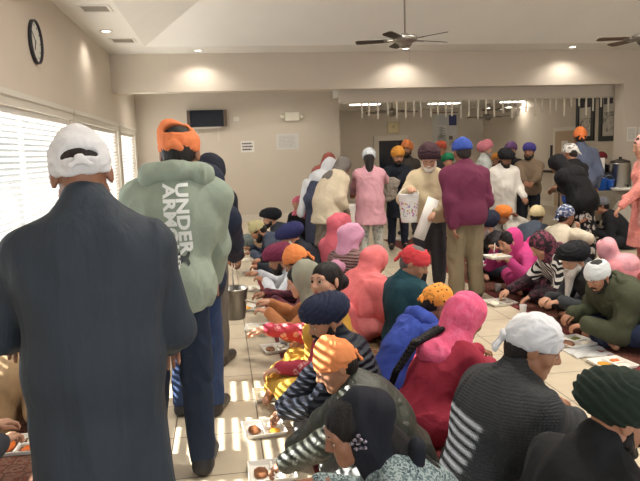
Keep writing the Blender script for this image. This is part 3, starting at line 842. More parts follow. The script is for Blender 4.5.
# ceilings
b = MB()
b.box((XL-.1, YB+.3, 3.6), (XTV-.16, YT+.1, 3.7)); b.box((XTV-.16, YB+.56, ZC), (XS+.1, YR+.1, ZC+.1))
b.box((XTV-.16, YB+.56, ZC+.1), (XTV-.10, YT+.1, 3.6))
structure(b.build('ceiling_recess', ceilm))
VX0, VX1, VY0, VY1, ZV = -1.2, 8.6, YN+.7, 12.0, 4.95
ins = (ZV-ZB1)/.56
b = MB()
b.box((XL-.1, YN-.1, ZB1), (VX0, YB+.1, ZB1+.1)); b.box((VX1, YN-.1, ZB1), (XR+.1, YB+.1, ZB1+.1)); b.box((VX0, YN-.1, ZB1), (VX1, VY0, ZB1+.1)); b.box((VX0, VY1, ZB1), (VX1, YB+.1, ZB1+.1))
lo = [(VX0,VY0,ZB1),(VX1,VY0,ZB1),(VX1,VY1,ZB1),(VX0,VY1,ZB1)]; hi = [(VX0+ins,VY0+ins,ZV),(VX1-ins,VY0+ins,ZV),(VX1-ins,VY1-ins,ZV),(VX0+ins,VY1-ins,ZV)]
b.add(lo+hi, [(0,1,5,4),(1,2,6,5),(2,3,7,6),(3,0,4,7),(4,5,6,7)])
structure(b.build('ceiling', ceilm))
b = MB(); b.box((XL, YN, 0), (XL+.015, YT, .11)); structure(b.build('baseboard_left', trimm))
b = MB(); b.box((XL, YT-.015, 0), (XTV, YT, .15)); structure(b.build('baseboard_back', trimm))
b = MB(); b.box((XS-.015, YB+.56, 0), (XS, YR, .12)); structure(b.build('baseboard_recess_right', trimm))
b = MB(); b.box((XTV, YR-.015, 0), (XS, YR, .12)); structure(b.build('baseboard_recess_back', trimm))
b = MB(); b.box((XP, YB-.015, 0), (XR, YB, .12)); structure(b.build('baseboard_back_right', trimm))

FX0, FX1, FZ0, FZ1 = -1.2, 7.6, .5, 2.6  # window opening added behind the camera to let in fill light
b = MB(); b.box((XL-.16, YN-.16, 0), (XR+.16, YN, FZ0)); b.box((XL-.16, YN-.16, FZ1), (XR+.16, YN, 3.7)); b.box((XL-.16, YN-.16, FZ0), (FX0, YN, FZ1)); b.box((FX1, YN-.16, FZ0), (XR+.16, YN, FZ1))
structure(b.build('wall_front', wallm))
f = MB()
for k in range(6): x = FX0+(FX1-FX0)*k/5; f.box((x-.03, YN-.12, FZ0), (x+.03, YN-.04, FZ1))
f.box((FX0, YN-.12, FZ0), (FX1, YN-.04, FZ0+.06)); f.box((FX0, YN-.12, FZ1-.06), (FX1, YN-.04, FZ1)); w = structure(f.build('window_5', framem))  # frame of the added window, unseen behind the camera
g = MB(); g.box((FX0+.02, YN-.085, FZ0+.02), (FX1-.02, YN-.08, FZ1-.02)); g.build('pane', glassm, w)

# ---------------------------------------------------------------- lamps and daylight
lampglow = plain('lamp_glow', (255,250,240), emit=(255,246,230), es=6.0)
whitem = plain('white_plastic', (228,226,220), .4)
def lamp(kind, name, loc, energy, rgb=(1,.92,.81), **kw):
    l = bpy.data.lights.new(name, kind); l.energy = energy; l.color = rgb
    for k, v in kw.items(): setattr(l, k, v)
    o = bpy.data.objects.new(name, l); COL.objects.link(o); o.location = loc; return o
DL = [(-1.6,10.5,'round recessed downlight in the left soffit between two vents',1), (-1.6,5.6,'round recessed downlight in the left soffit above the second window',0), (-1.6,1.0,'round recessed downlight in the left soffit above the standing queue',0),
      (-.3,12.42,'recessed downlight by the beam nearest the left wall',1), (3.62,12.42,'recessed downlight by the beam behind the middle fan',1), (7.05,12.42,'recessed downlight by the beam above the framed pictures',1)]
DL += [(-.7,14.6,'added fill light hidden behind the beam before the television wall',2), (1.5,14.6,'added fill light hidden behind the beam before the paper notices',2)]  # added out of sight to brighten the television wall
for x, y, lb, vis in DL:
    z_ = 3.6 if vis == 2 else ZB1
    t = empty('downlight', (x, y, z_)); tag(t, lb, 'ceiling light', 'recessed downlights')
    m_ = MB(); m_.lathe([(.062, -.002), (.095, -.002), (.097, -.010), (.090, -.014), (.066, -.012), (.062, -.002)], 28); m_.build('trim_ring', whitem, t, True)
    m_ = MB(); m_.lathe([(.001, -.006), (.064, -.006), (.064, -.003), (.001, -.003)], 24); m_.build('lens', lampglow, t)
    o = lamp('SPOT', 'downlight_lamp', (x, y, z_-.03), LAMP*(2.6 if vis == 2 else .55 if x < -1 else 1), spot_size=R_(140), spot_blend=.6, shadow_soft_size=.07)
for x in (1.2, 4.2, 7.0):  # unseen lights added across the vault to brighten the hall
    for y in (-.6, 3.4, 7.2):
        t = empty('downlight', (x, y, ZV if VX0+ins < x < VX1-ins else ZV)); tag(t, 'added fill light high in the vaulted ceiling', 'ceiling light', 'added vault fill lights')
        x = min(max(x, VX0+ins+.2), VX1-ins-.2); t.location.x = x
        m_ = MB(); m_.lathe([(.001, -.006), (.10, -.006), (.115, -.012), (.115, -.001), (.001, -.001)], 24); m_.build('lens', lampglow, t)
        lamp('SPOT', 'downlight_lamp', (x, y, ZV-.04), VFILL, spot_size=R_(150), spot_blend=.7, shadow_soft_size=.15)
fl = plain('tube_glow', (255,252,246), emit=(255,248,236), es=5.0)
for (p0, p1, lb) in (((350,103.5),(380,102.5),'fluorescent ceiling light over the glass door'), ((428,102.5),(460,101.5),'fluorescent ceiling light above the pinned notice board'), ((487,107),(513,106),'farther fluorescent ceiling light of the right pair'), ((500,101.2),(530,99.5),'nearer fluorescent ceiling light of the right pair')):
    mid = ((p0[0]+p1[0])/2, (p0[1]+p1[1])/2); r = ray(*mid); q = r*((ZC-CAMH)/r[2]); w = abs(p1[0]-p0[0])*q[1]/FPX/2
    q[1] = min(q[1], YR-.3)
    t = empty('fluorescent_light', (q[0], q[1], ZC)); tag(t, lb, 'ceiling light', 'fluorescent lights of the recess')
    m_ = MB(); m_.box((-w-.03,-.14,-.035), (w+.03,.14,-.001)); m_.build('housing', whitem, t)
    m_ = MB(); m_.box((-w,-.115,-.055), (w,.115,-.036)); m_.build('diffuser', fl, t, bevel=.01)
    lamp('AREA', 'fluorescent_lamp', (q[0], q[1], ZC-.07), FLU, (1,.9,.76), shape='RECTANGLE', size=2*w, size_y=.22)
for i, (a, c) in enumerate(WIN):
    o = lamp('AREA', 'daylight_fill', (XL-.6, (a+c)/2, (Z0+Z1)/2+.1), SKYP*(c-a)*(9 if i == 0 else 1), (.86,.93,1.0), shape='RECTANGLE', size=Z1-Z0+.9, size_y=c-a+.6)
    o.rotation_euler = (0, R_(-90), 0)
o = lamp('AREA', 'daylight_fill', ((FX0+FX1)/2, YN-.5, 1.7), FRONTP, (.92,.96,1.0), shape='RECTANGLE', size=FX1-FX0, size_y=2.2); o.rotation_euler = (R_(90), 0, 0)  # added fill lamp outside the rear window, lightens people's backs
s = lamp('SUN', 'sun', (-20, 5, 12), SUNP, (1,.95,.86), angle=R_(.35))
s.rotation_euler = Vector((1.0, -.17, -.525)).to_track_quat('-Z', 'Y').to_euler()
w = bpy.data.worlds.new('sky'); SC.world = w; w.use_nodes = True
nt = w.node_tree; bg = nt.nodes['Background']; tc = nt.nodes.new('ShaderNodeTexCoord'); sx = nt.nodes.new('ShaderNodeSeparateXYZ'); rp = nt.nodes.new('ShaderNodeValToRGB')
nt.links.new(tc.outputs['Generated'], sx.inputs[0]); nt.links.new(sx.outputs['Z'], rp.inputs[0])
e = rp.color_ramp.elements; e[0].position = 0; e[0].color = (.86,.88,.86,1); e[1].position = .35; e[1].color = (.62,.78,1,1)
nt.links.new(rp.outputs[0], bg.inputs[0]); bg.inputs[1].default_value = WORLD
# ---------------------------------------------------------------- fittings
def box_thing(name, label, cat, lo, hi, mat, group=None, bevel=.003):
    b = MB(); c = [(lo[i]+hi[i])/2 for i in range(3)]
    b.box([lo[i]-c[i] for i in range(3)], [hi[i]-c[i] for i in range(3)])
    o = b.build(name, mat, bevel=bevel); o.location = c; tag(o, label, cat, group); return o
darkm = plain('near_black', (24,24,27), .45); steel = plain('brushed_steel', (176,174,170), .32, 1.0); nickel = plain('brushed_nickel', (150,146,140), .35, .9)
paper = plain('paper', (232,230,224), .8); ink = plain('ink', (66,64,66), .8); foamm = plain('white_foam', (236,233,226), .6)
# wall clock on the left wall
cp = at_x(34, 42, XL)
t = empty('wall_clock', (XL, cp.y, cp.z), 0); tag(t, 'round dark framed clock high on the left wall above the blinds', 'clock')
rr = .235
Mx = Matrix.Rotation(R_(90), 4, 'Y')
b = MB(); b.lathe([(rr-.022, .016), (rr-.020, .030), (rr-.010, .042), (rr, .038), (rr, .002), (rr-.022, .002), (rr-.022, .016)], 40, M=Mx); b.build('rim', plain('clock_rim', (38,40,48), .4), t, True)
b = MB(); b.lathe([(.001, .010), (rr-.020, .010), (rr-.020, .014), (.001, .014)], 40, M=Mx); b.build('dial', plain('clock_dial', (220,220,212), .5), t)
b = MB()
for k in range(12):
    a = k*math.pi/6; b.box((.0145, -.006, rr-.065), (.017, .006, rr-.04), M=Matrix.Rotation(a, 4, 'X'))
b.build('hour_marks', darkm, t)
for L, wd, a, nm in ((.10, .010, 2.6, 'hour_hand'), (.15, .007, .9, 'minute_hand')):
    b = MB(); b.box((.018, -wd, -.02), (.021, wd, L), M=Matrix.Rotation(a, 4, 'X')); b.build(nm, darkm, t)
# vents in the left soffit
for px, py, lb in ((95, 8, 'white ceiling vent nearest the clock'), (123, 40, 'white ceiling vent next to the beam')):
    r = ray(px, py); q = r*((ZB1-CAMH)/r[2])
    t = empty('ceiling_vent', (q[0], q[1], ZB1)); tag(t, lb, 'vent', 'soffit vents')
    b = MB(); w_, d_ = .20, .20
    b.box((-w_,-d_,-.014), (w_,-d_+.04,-.001)); b.box((-w_,d_-.04,-.014), (w_,d_,-.001)); b.box((-w_,-d_+.04,-.014), (-w_+.04,d_-.04,-.001)); b.box((w_-.04,-d_+.04,-.014), (w_,d_-.04,-.001)); b.build('frame', whitem, t)
    b = MB(); b.box((-w_+.04,-d_+.04,-.003), (w_-.04,d_-.04,-.001)); b.build('duct', plain('vent_dark', (70,66,60), .8), t)
    b = MB()
    for k in range(9):
        y = -d_+.055+k*.035; b.box((-w_+.04, y, -.012), (w_-.04, y+.014, -.004))
    b.build('louvre', plain('vent_slat', (170,162,148), .6), t)
# television on the back wall
c = at(207, 118.5, YT-.1); u = (YT-.1)/FPX
t = empty('television', tuple(c)); tag(t, 'wide dark screen with side speakers on the back wall', 'television')
b = MB(); b.box((-.40,-.03,-.20), (.40,.03,.20)); b.build('casing', plain('tv_case', (30,30,34), .35), t, bevel=.008)
b = MB(); b.box((-.385,-.034,-.185), (.385,-.031,.185)); b.build('screen', plain('tv_screen', (14,24,40), .12), t)
for sg in (-1, 1):
    b = MB(); b.box((sg*.44-.035,-.035,-.20), (sg*.44+.035,.035,.20)); b.build('speaker', plain('speaker_brown', (104,88,78), .6), t, bevel=.006)
b = MB(); b.box((-.33,-.02,-.235), (.33,.06,-.205)); b.build('shelf_bracket', trimm, t)
b = MB(); b.box((-.26,.06,-.60), (-.235,.09,-.235)); b.box((.24,.06,-.54), (.27,.09,-.235)); b.build('cable_channel', trimm, t)
b = MB(); b.box((-.1,.03,-.08), (.1,.098,.08)); b.build('wall_mount', darkm, t)
# small fittings and papers on the back wall
def on_wall(px0, py0, px1, py1, Y):
    a, c_ = at(px0, py0, Y), at(px1, py1, Y); return a.x, c_.x, c_.z, a.z
x0, x1, z0, z1 = on_wall(233.5, 117, 239, 121, YT)
t = box_thing('wall_socket', 'small white outlet plate right of the television', 'outlet', (x0, YT-.012, z0), (x1, YT-.001, z1), whitem)
b = MB(); b.box((-.03,-.010,-.02), (.03,-.005,.02)); o_ = b.build('cover_insert', trimm, t)
x0, x1, z0, z1 = on_wall(281.5, 112.5, 302, 120.5, YT)
t = empty('emergency_light', ((x0+x1)/2, YT, (z0+z1)/2)); tag(t, 'white emergency light box with two lamp heads on back wall', 'emergency light')
hw = (x1-x0)/2*.72; hh_ = (z1-z0)/2
b = MB(); b.box((-hw,-.08,-hh_), (hw,-.001,hh_)); b.build('housing', plain('emergency_white', (236,232,216), .4), t, bevel=.012)
for sg in (-1, 1):
    b = MB(); b.lathe([(.045,-.05),(.062,.0),(.064,.02),(.001,.024)], 20, M=Matrix.Translation((sg*(hw+.055),-.07,.0)) @ Matrix.Rotation(R_(70),4,'X')); b.build('lamp_head', plain('emergency_white', (236,232,216)), t, True)
def sheet(label, px, Y, lines, group=None, mats=paper, lm=ink, name='paper_notice', cat='notice', head=False):
    x0, x1, z0, z1 = on_wall(*px, Y)
    o = box_thing(name, label, cat, (x0, Y-.006, z0), (x1, Y-.001, z1), mats, group, 0)
    w_, h_ = (x1-x0)/2, (z1-z0)/2
    b = MB(); random.seed(len(label))
    for i in range(lines):
        z = h_*(.78-1.56*(i+.5)/lines); x = -w_*(.82-.1*random.random()); e = w_*(.5+.32*random.random()); th = h_*.40/lines
        while x < e:
            wd = w_*(.08+.22*random.random()); b.box((x,-.0045,z-th), (min(x+wd, e),-.0031,z+th)); x += wd+w_*.05
    b.build('printed_lines', lm, o); return o
sheet('small white paper sign with three printed lines left of the larger notice', (240.5,141,254.5,152), YT, 3)
sheet('larger pale printed notice taped under the emergency light', (276,134,299,149), YT, 9, lm=plain('pale_ink', (188,186,184), .8), mats=plain('paper_pale', (214,212,208)))
sheet('white typed sheet taped on the pillar at the right edge', (627,127,636,141), YB, 8, lm=plain('pale_ink', (188,186,184)))
sheet('second white sheet on the pillar cut off by the picture edge', (638.5,127,648,141), YB, 8, lm=plain('pale_ink', (188,186,184)))
# ---- ceiling fans
def fan(px, py, Y, label, a0, span=1.32, top=None, blade=(48,38,34), sc=1.0):
    c = at(px, py, Y); t = empty('ceiling_fan', tuple(c), 0); tag(t, label, 'ceiling fan', 'ceiling fans')
    top = top or ZV; r = .012
    b = MB(); b.tube([(0,0,.07), (0,0,top-c.z)], r, 10); b.build('downrod', nickel, t, True)
    b = MB(); b.lathe([(.07, top-c.z-.07), (.075, top-c.z-.01), (.075, top-c.z)], 20); b.build('canopy', nickel, t, True)
    b = MB(); b.lathe([(.02,.09),(.045,.085),(.06,.065),(.15,.05),(.165,.02),(.16,-.015),(.11,-.035),(.09,-.045),(.085,-.07),(.05,-.10),(.02,-.108)][::-1], 28); b.build('motor_housing', nickel, t, True)
    for k in range(5):
        a = a0+k*2*math.pi/5; M = Matrix.Rotation(a, 4, 'Z') @ Matrix.Rotation(R_(12), 4, 'X')
        b = MB(); b.box((.12,-.02,-.012), (.24,.02,-.004), M=M); b.box((.22,-.045,-.010), (.28,.045,-.004), M=M); br = b.build('blade_arm', nickel, t)
        L = span/2
        b = MB(); o_ = [(.22,-.052),(.30,-.060),(L-.06,-.068),(L-.01,-.052),(L,0),(L-.01,.052),(L-.06,.068),(.30,.060),(.22,.052)]
        n = len(o_); vs = [M @ Vector((x,y,-.003)) for x,y in o_]+[M @ Vector((x,y,.005)) for x,y in o_]
        b.add(vs, [tuple(range(n-1,-1,-1)), tuple(range(n,2*n))]+[(i,(i+1)%n,n+(i+1)%n,n+i) for i in range(n)]); b.build('blade', plain('blade_%d' % blade[0], blade, .45), t)
    b = MB(); b.tube([(.06,.02,-.09), (.062,.02,-.30)], .0018, 5); b.build('pull_chain', nickel, t)
    return t
fan(405, 40, 8.6, 'brushed metal ceiling fan hanging over the middle of the hall', .30)
fan(644, 38, 8.6, 'ceiling fan cut off by the right picture edge', 3.0, blade=(92,74,60))
fan(392, 112, 15.2, 'ceiling fan in the recess above the small square clock', .1, 1.3, ZC, blade=(120,112,104))
fan(508, 109, 18.2, 'ceiling fan farthest back in the recess under the fluorescent pair', .2, 1.5, ZC)
fan(488, 117, 19.0, 'pale lit ceiling fan in the recess left of the farthest fan', .55, 1.3, ZC, blade=(120,112,104))
# ---- recess: rod with hanging white strips
xr0, xr1 = at(341, 102, YB+.5).x, XS-.05
zz = ZH-.012
b = MB(); b.tube([(xr0, YB+.47, zz), (xr1, YB+.47, zz)], .010, 8); o = b.build('curtain_rod', trimm, None, True); tag(o, 'long pale rod fixed under the recess header', 'rod')
random.seed(3)
STR = [(362,118),(369,116),(378,119),(388,116),(397,119),(406,118),(414,116),(421,117),(431,117),(438,115),(446,117),(452,116),(461,118),(469,116),(478,119),(486,114),(494,117),(503,113),(512,118),(518,116),(526,112),(535,116),(542,112),(550,116),(556,111),(564,116),(571,107),(579,106),(586,115),(593,111),(601,107),(608,112),(614,103)]
strm = plain('strip_white', (226,220,206), .7)
for i, (x, yb) in enumerate(STR):
    a = at(x, yb, YB+.47)
    b = MB(); w_ = .018
    L = zz-.012-a.z
    b.box((-w_,-.004,-L), (w_,.004,0)); b.box((-w_-.004,-.012,0), (w_+.004,.012,.026))
    o = b.build('hanging_strip', strm); o.location = (a.x, YB+.47, zz-.012)
    tag(o, 'short white strip hanging from the recess rod', 'strip', 'white hanging strips')
# ---- recess: doors, board, clock, pictures
doorm = plain('door_dark_glass', (20,28,44), .15)
x0, x1, z0, z1 = on_wall(378.5,141,404,230,YR)
b = MB(); fr = .16
b.box((x0-fr, YR-.05, 0), (x0, YR-.001, z1+fr)); b.box((x1, YR-.05, 0), (x1+fr, YR-.001, z1+fr)); b.box((x0, YR-.05, z1), (x1, YR-.001, z1+fr))
d1 = structure(b.build('door_1', trimm))
b = MB(); b.box((x0, YR-.03, .02), (x1, YR-.002, z1)); b.build('glass_leaf', doorm, d1)
b = MB(); b.box((x0+.05, YR-.05, .95), (x1-.05, YR-.032, 1.03)); b.build('push_bar', steel, d1)
y0, y1 = at_x(576, 130, XS).y, at_x(556, 130, XS).y
zt = at_x(564, 131, XS).z
b = MB(); b.box((XS-.03, y0-.1, 0), (XS-.001, y0, zt+.1)); b.box((XS-.03, y1, 0), (XS-.001, y1+.1, zt+.1)); b.box((XS-.03, y0, zt), (XS-.001, y1, zt+.1))
d2 = structure(b.build('door_2', trimm))
b = MB(); b.box((XS-.018, y0, .02), (XS-.002, y1, zt)); b.build('leaf', plain('door_leaf', (190,166,140), .5), d2)
b = MB(); b.box((XS-.022, y0+.35, 1.45), (XS-.018, y0+.65, zt-.25)); b.build('poster_sheet', paper, d2)
x0, x1, z0, z1 = on_wall(387,122,399,133.5,YR)
t = box_thing('square_clock', 'small square cream clock above the glass door', 'clock', (x0, YR-.05, z0), (x1, YR-.001, z1), plain('clock_cream', (206,190,152), .5), bevel=.015)
b = MB(); w_ = (x1-x0)/2-.045; b.box((-w_,-.029,-w_), (w_,-.0255,w_)); b.build('dial', plain('cream_dial', (222,208,170)), t)
b = MB(); b.box((-.006,-.034,-.01), (.006,-.030,.085), M=Matrix.Rotation(.45,4,'Y')); b.box((-.006,-.034,-.01), (.006,-.030,.065), M=Matrix.Rotation(-.5,4,'Y')); b.build('hands', plain('brass_hand', (126,100,60)), t)
# notice board
x0, x1, z0, z1 = on_wall(432,112,457.5,146,YR)
t = box_thing('notice_board', 'large white notice board pinned with printed sheets in the recess', 'notice board', (x0, YR-.03, z0), (x1, YR-.001, z1), plain('board_white', (204,202,196), .7))
w_, h_ = (x1-x0)/2, (z1-z0)/2
for (a, c_, d_, e_, col) in ((-.55,.25,.1,.85,(196,198,200)), (-.5,-.25,.15,.2,(214,214,212)), (-.6,-.95,.05,-.35,(170,172,172)), (.3,.2,.9,.8,(70,76,120)), (.3,-.35,.9,.12,(206,204,206)), (.3,-.62,.6,-.40,(120,110,110)), (.35,-.95,.9,-.68,(178,176,174))):
    b = MB(); b.box((a*w_,-.018,c_*h_), (d_*w_,-.0155,e_*h_)); b.build('pinned_sheet', plain('sheet_%d_%d' % (col[0], col[2]), col, .8), t)
b = MB(); b.box((-w_,-.03,h_-.05), (w_,-.012,h_-.015)); b.build('top_rail', plain('rail_brown', (150,112,90)), t)
b = MB()
for k in range(14):
    a = (-.5+.04*(k % 3))*w_; z = h_*(.1-.045*k); b.box((a,-.0195,z), (a+.3*w_*(1+(k*7 % 3)*.3),-.0182,z+.012))
b.build('print_lines', plain('print_grey', (96,96,98)), t)
# framed pictures on the recess right wall
for (pa, pb, ztop, lb, art) in ((595,577,97,'black framed picture left of the other on the recess side wall',0), (619,600,92,'black framed picture nearer the pillar on the recess side wall',1)):
    y0, y1 = at_x(pa, 120, XS).y, at_x(pb, 120, XS).y
    y0 = max(y0, YB+.62)
    za, zb = at_x((pa+pb)/2, 141, XS).z, at_x((pa+pb)/2, ztop, XS).z
    t = empty('framed_picture', (XS, (y0+y1)/2, (za+zb)/2)); tag(t, lb, 'picture', 'framed pictures')
    w_, h_ = (y1-y0)/2, (zb-za)/2; fw = .13
    b = MB(); b.box((-.04,-w_,-h_), (-.001,-w_+fw,h_)); b.box((-.04,w_-fw,-h_), (-.001,w_,h_)); b.box((-.04,-w_+fw,-h_), (-.001,w_-fw,-h_+fw*.9)); b.box((-.04,-w_+fw,h_-fw*.9), (-.001,w_-fw,h_)); b.build('frame', plain('frame_black', (26,30,28), .4), t, bevel=.006)
    q = NT('picture_print'); n = q.noise(3.5 if art else 5, 6, q.coord((1,1.2,1.2)), 1.5)
    q.base(q.ramp(n, [(.36, lin((108,104,102))), (.5, lin((190,186,178))), (.62, lin((204,200,190)))])); 
    b = MB(); b.box((-.014,-w_+fw,-h_+fw*.9), (-.004,w_-fw,h_-fw*.9)); b.build('print', plain('print_paper', (206,202,192)), t)
    b = MB(); b.box((-.017,-w_*.55,-h_*.62), (-.0145,w_*.6,h_*.05 if not art else h_*.2)); b.build('image', q.m, t)
    b = MB()
    for k in range(2): b.box((-.018, -w_+fw+.03+k*(w_-fw), h_*.52), (-.0145, -w_+fw+(k+1)*(w_-fw)-.03, h_*.86))
    b.build('photo_strip', plain('photo_dark', (66,60,72)), t)
# wall plates and rail by the side door
y = at_x(552, 140, XS).y
pz = at_x(545, 171, XS)
b = MB(); b.tube([(XS-.05, pz.y-.55, pz.z), (XS-.05, pz.y+.7, pz.z)], .035, 10); b.box((XS-.05, pz.y-.3, pz.z-.02), (XS-.001, pz.y-.24, pz.z+.02)); b.box((XS-.05, pz.y+.4, pz.z-.02), (XS-.001, pz.y+.46, pz.z+.02))
o = b.build('handrail', plain('rail_dark', (70,58,50), .5), None, True); tag(o, 'dark handrail on the recess wall left of the side door', 'handrail')
q = at_x(552.5, 152, XS)
box_thing('door_phone', 'black wall phone beside the side door', 'wall phone', (XS-.04, q.y-.06, q.z-.18), (XS-.001, q.y+.06, q.z+.18), darkm, bevel=.01)
q = at(510, 127, YR); box_thing('smoke_alarm', 'small pale alarm box high on the recess back wall', 'alarm', (q.x-.1, YR-.05, q.z-.08), (q.x+.1, YR-.001, q.z+.08), whitem, bevel=.03)
q = at(500.5, 124, YR); box_thing('door_chime', 'small dark sensor left of the pale alarm box', 'sensor', (q.x-.04, YR-.05, q.z-.09), (q.x+.04, YR-.001, q.z+.09), darkm, bevel=.01)

# ---------------------------------------------------------------- rugs
def rugmat(name, base, dark, red, sc=1.0):
    t = NT(name); v = t.coord((sc,sc,sc))
    w = t.n('ShaderNodeTexVoronoi', feature='DISTANCE_TO_EDGE'); w.inputs['Scale'].default_value = 7; w.inputs['Randomness'].default_value = .35; t.l(v, 0, w, 'Vector')
    a = t.ramp((w, 0), [(.03, W1), (.07, W0)], 'LINEAR')
    w2 = t.n('ShaderNodeTexVoronoi'); w2.inputs['Scale'].default_value = 15; w2.inputs['Randomness'].default_value = .6; t.l(v, 0, w2, 'Vector')
    c = t.ramp((w2, 0), [(.0, lin(red)), (.22, lin(dark)), (.34, lin(base)), (.6, lin(tuple(int(x*.8) for x in base)))], 'CONSTANT')
    n = t.noise(260, 2, v); col = t.mix(a, c, lin(dark)); col = t.mix(n, col, lin(tuple(int(x*.7) for x in base)))
    t.base(col); t.b.inputs['Roughness'].default_value = .95; t.b.inputs['Specular IOR Level'].default_value = .1; t.bump(n, .5, .006); return t.m
redm = fabric((112,40,42)); 
def rug(label, x0, x1, y0, y1, m_, bw=.07, bm=None):
    t = empty('rug', ((x0+x1)/2, (y0+y1)/2, 0)); tag(t, label, 'rug', 'floor rugs'); w_, d_ = (x1-x0)/2, (y1-y0)/2
    b = MB(); b.box((-w_+bw,-d_+bw,.001), (w_-bw,d_-bw,.009)); b.build('pile', m_, t)
    b = MB(); b.box((-w_,-d_,.001), (-w_+bw,d_,.0075)); b.box((w_-bw,-d_,.001), (w_,d_,.0075)); b.box((-w_+bw,-d_,.001), (w_-bw,-d_+bw,.0075)); b.box((-w_+bw,d_-bw,.001), (w_-bw,d_,.0075)); b.build('border', bm or redm, t); return t
rm1 = rugmat('rug_beige', (168,140,108), (74,50,42), (120,46,44)); rm2 = rugmat('rug_red', (120,78,66), (58,38,36), (128,48,48)); rm3 = rugmat('rug_left', (150,112,96), (92,58,52), (150,70,66), 1.3)
rug('long patterned rug with red edge under the left seated row', .40, 1.02, 1.2, 12.4, rm1)
rug('long beige patterned rug under the middle row of diners', 1.05, 1.80, 1.0, 12.2, rm1)
rug('dark red rug under the right row of diners', 2.90, 4.6, 3.2, 11.6, rm2)
rug('patterned rug along the window wall under the tan jacket', XL+.03, -.92, 1.6, 8.5, rm3)

# ---------------------------------------------------------------- trays, cups and buckets
foods = {'yellow': (214,150,40), 'brown': (120,74,40), 'white': (230,222,200), 'orange': (206,104,34), 'green': (110,116,50)}
def blob(name, c, r, col, parent, sd):
    vs, qs = sdf([ell(v3(*c), r, None, .01), ell(v3(c[0]+r[0]*.4, c[1]-r[1]*.3, c[2]), (r[0]*.5, r[1]*.5, r[2]), None, .01)], .006, c[2]-.004)
    vs = folds(vs, qs, .004, 60, sd)
    return link(name, np_mesh(name, vs, qs), plain('food_'+col, foods[col], .5), parent)
NTR = [0]
def tray(p, rot, label, fill=('yellow','brown','white'), lid=False, sc=1.0, z=.0, tilt=(0,0)):
    NTR[0] += 1
    t = empty('foam_tray', (p[0], p[1], z), rot, tilt[0], tilt[1]); tag(t, label, 'food tray', 'foam food trays'); t.scale = (sc, sc, sc)
    w_, d_, hh = .125, .115, .030
    m_ = MB(); o_ = [(-w_,-d_),(w_,-d_),(w_,d_),(-w_,d_)]; i_ = [(x*.84, y*.84) for x, y in o_]
    V_ = [(x*.86,y*.86,.001) for x,y in o_]+[(x,y,hh) for x,y in o_]+[(x*.94,y*.94,hh) for x,y in o_]+[(x,y,.006) for x,y in i_]
    F_ = [(3,2,1,0),(12,13,14,15)]
    for k in range(4):
        n = (k+1) % 4; F_ += [(k,n,4+n,4+k),(4+k,4+n,8+n,8+k),(8+k,8+n,12+n,12+k)]
    m_.add(V_, F_); m_.build('tray_base', foamm, t, bevel=.004)
    m_ = MB(); m_.box((-.006,-d_*.82,.006), (.006,d_*.82,hh*.85)); m_.box((.006,-.006,.006), (w_*.82,.006,hh*.85)); m_.build('divider', foamm, t)
    pos = [(-.058,.0,.014),(.055,.050,.013),(.055,-.050,.013)]; rad = [(.036,.062,.014),(.034,.030,.013),(.034,.030,.012)]
    for k, f_ in enumerate(fill[:3]):
        if f_: blob('food', pos[k], rad[k], f_, t, NTR[0]*3+k)
    if lid:
        M = Matrix.Translation((0, d_, hh)) @ Matrix.Rotation(R_(62), 4, 'X')
        m_ = MB(); m_.box((-w_,0,0), (w_,2*d_,.006), M=M); m_.box((-w_,0,-.02), (-w_+.008,2*d_,0), M=M); m_.box((w_-.008,0,-.02), (w_,2*d_,0), M=M); m_.build('hinged_lid', foamm, t)
    return t
cupm = NT('clear_cup'); cupm.base(lin((232,234,234))); cupm.b.inputs['Roughness'].default_value = .15; cupm.b.inputs['Alpha'].default_value = .55; cupm = cupm.m
def cup(p, label, z=0, sc=1.0, mat=None, group='clear plastic cups'):
    m_ = MB(); m_.lathe([(.001,.004),(.026,.004),(.034,.092),(.036,.094),(.037,.091),(.028,.001),(.001,.001)], 24)
    o = m_.build('plastic_cup', mat or cupm, None, True); o.location = (p[0], p[1], z); o.scale = (sc,)*3; tag(o, label, 'cup', group); return o
TR = [((264,431),'foam tray of food under the hand of the navy turbaned man',('brown','white','yellow'),.1), ((272,474),'foam tray nearest the picture bottom before the orange bandana',('brown','green','white'),.0),
      ((272,396),'foam tray before the woman in mustard yellow',('white','green','yellow'),.05), ((277,350),'foam tray of brown food beside the red sleeved arm',('brown','white','white'),.15), ((258,329),'foam tray between the lace cuff and the orange brown sleeves',('white','brown','green'),-.1),
      ((253,309),'foam tray reached by the orange brown sleeves',('yellow','white','brown'),.05), ((250,290),'foam tray before the plaid shirted man',('white','green','brown'),0), ((249,274),'foam tray before the maroon turbaned man',('brown','yellow','white'),.1), ((247,261),'foam tray before the white bearded man in navy turban',('white','brown','yellow'),0)]
for p, lb, fl_, r in TR: tray(at_floor(*p), r, lb, fl_)
tray(at_floor(500,304), .12, 'white foam tray before the woman in dark flowered scarf', ('white','brown',None), sc=1.15)
tray(at_floor(574,344), .2, 'foam tray before the olive parka man', ('brown','green','white'), sc=1.2)
tray(at_floor(612,366), .1, 'foam tray with yellow food at the right picture edge', ('yellow','orange','white'), sc=1.1)
tray(at_floor(20,448), .0, 'foam tray with orange food at the bottom left beside black robe', ('orange','white','orange'), sc=1.15)
tray(at_floor(402,240), .3, 'white foam tray on the floor behind the bucket carrier', (None,None,None))
tray(at_floor(352,262), .3, 'white foam tray on the floor behind the coral scarf', (None,None,'white'))
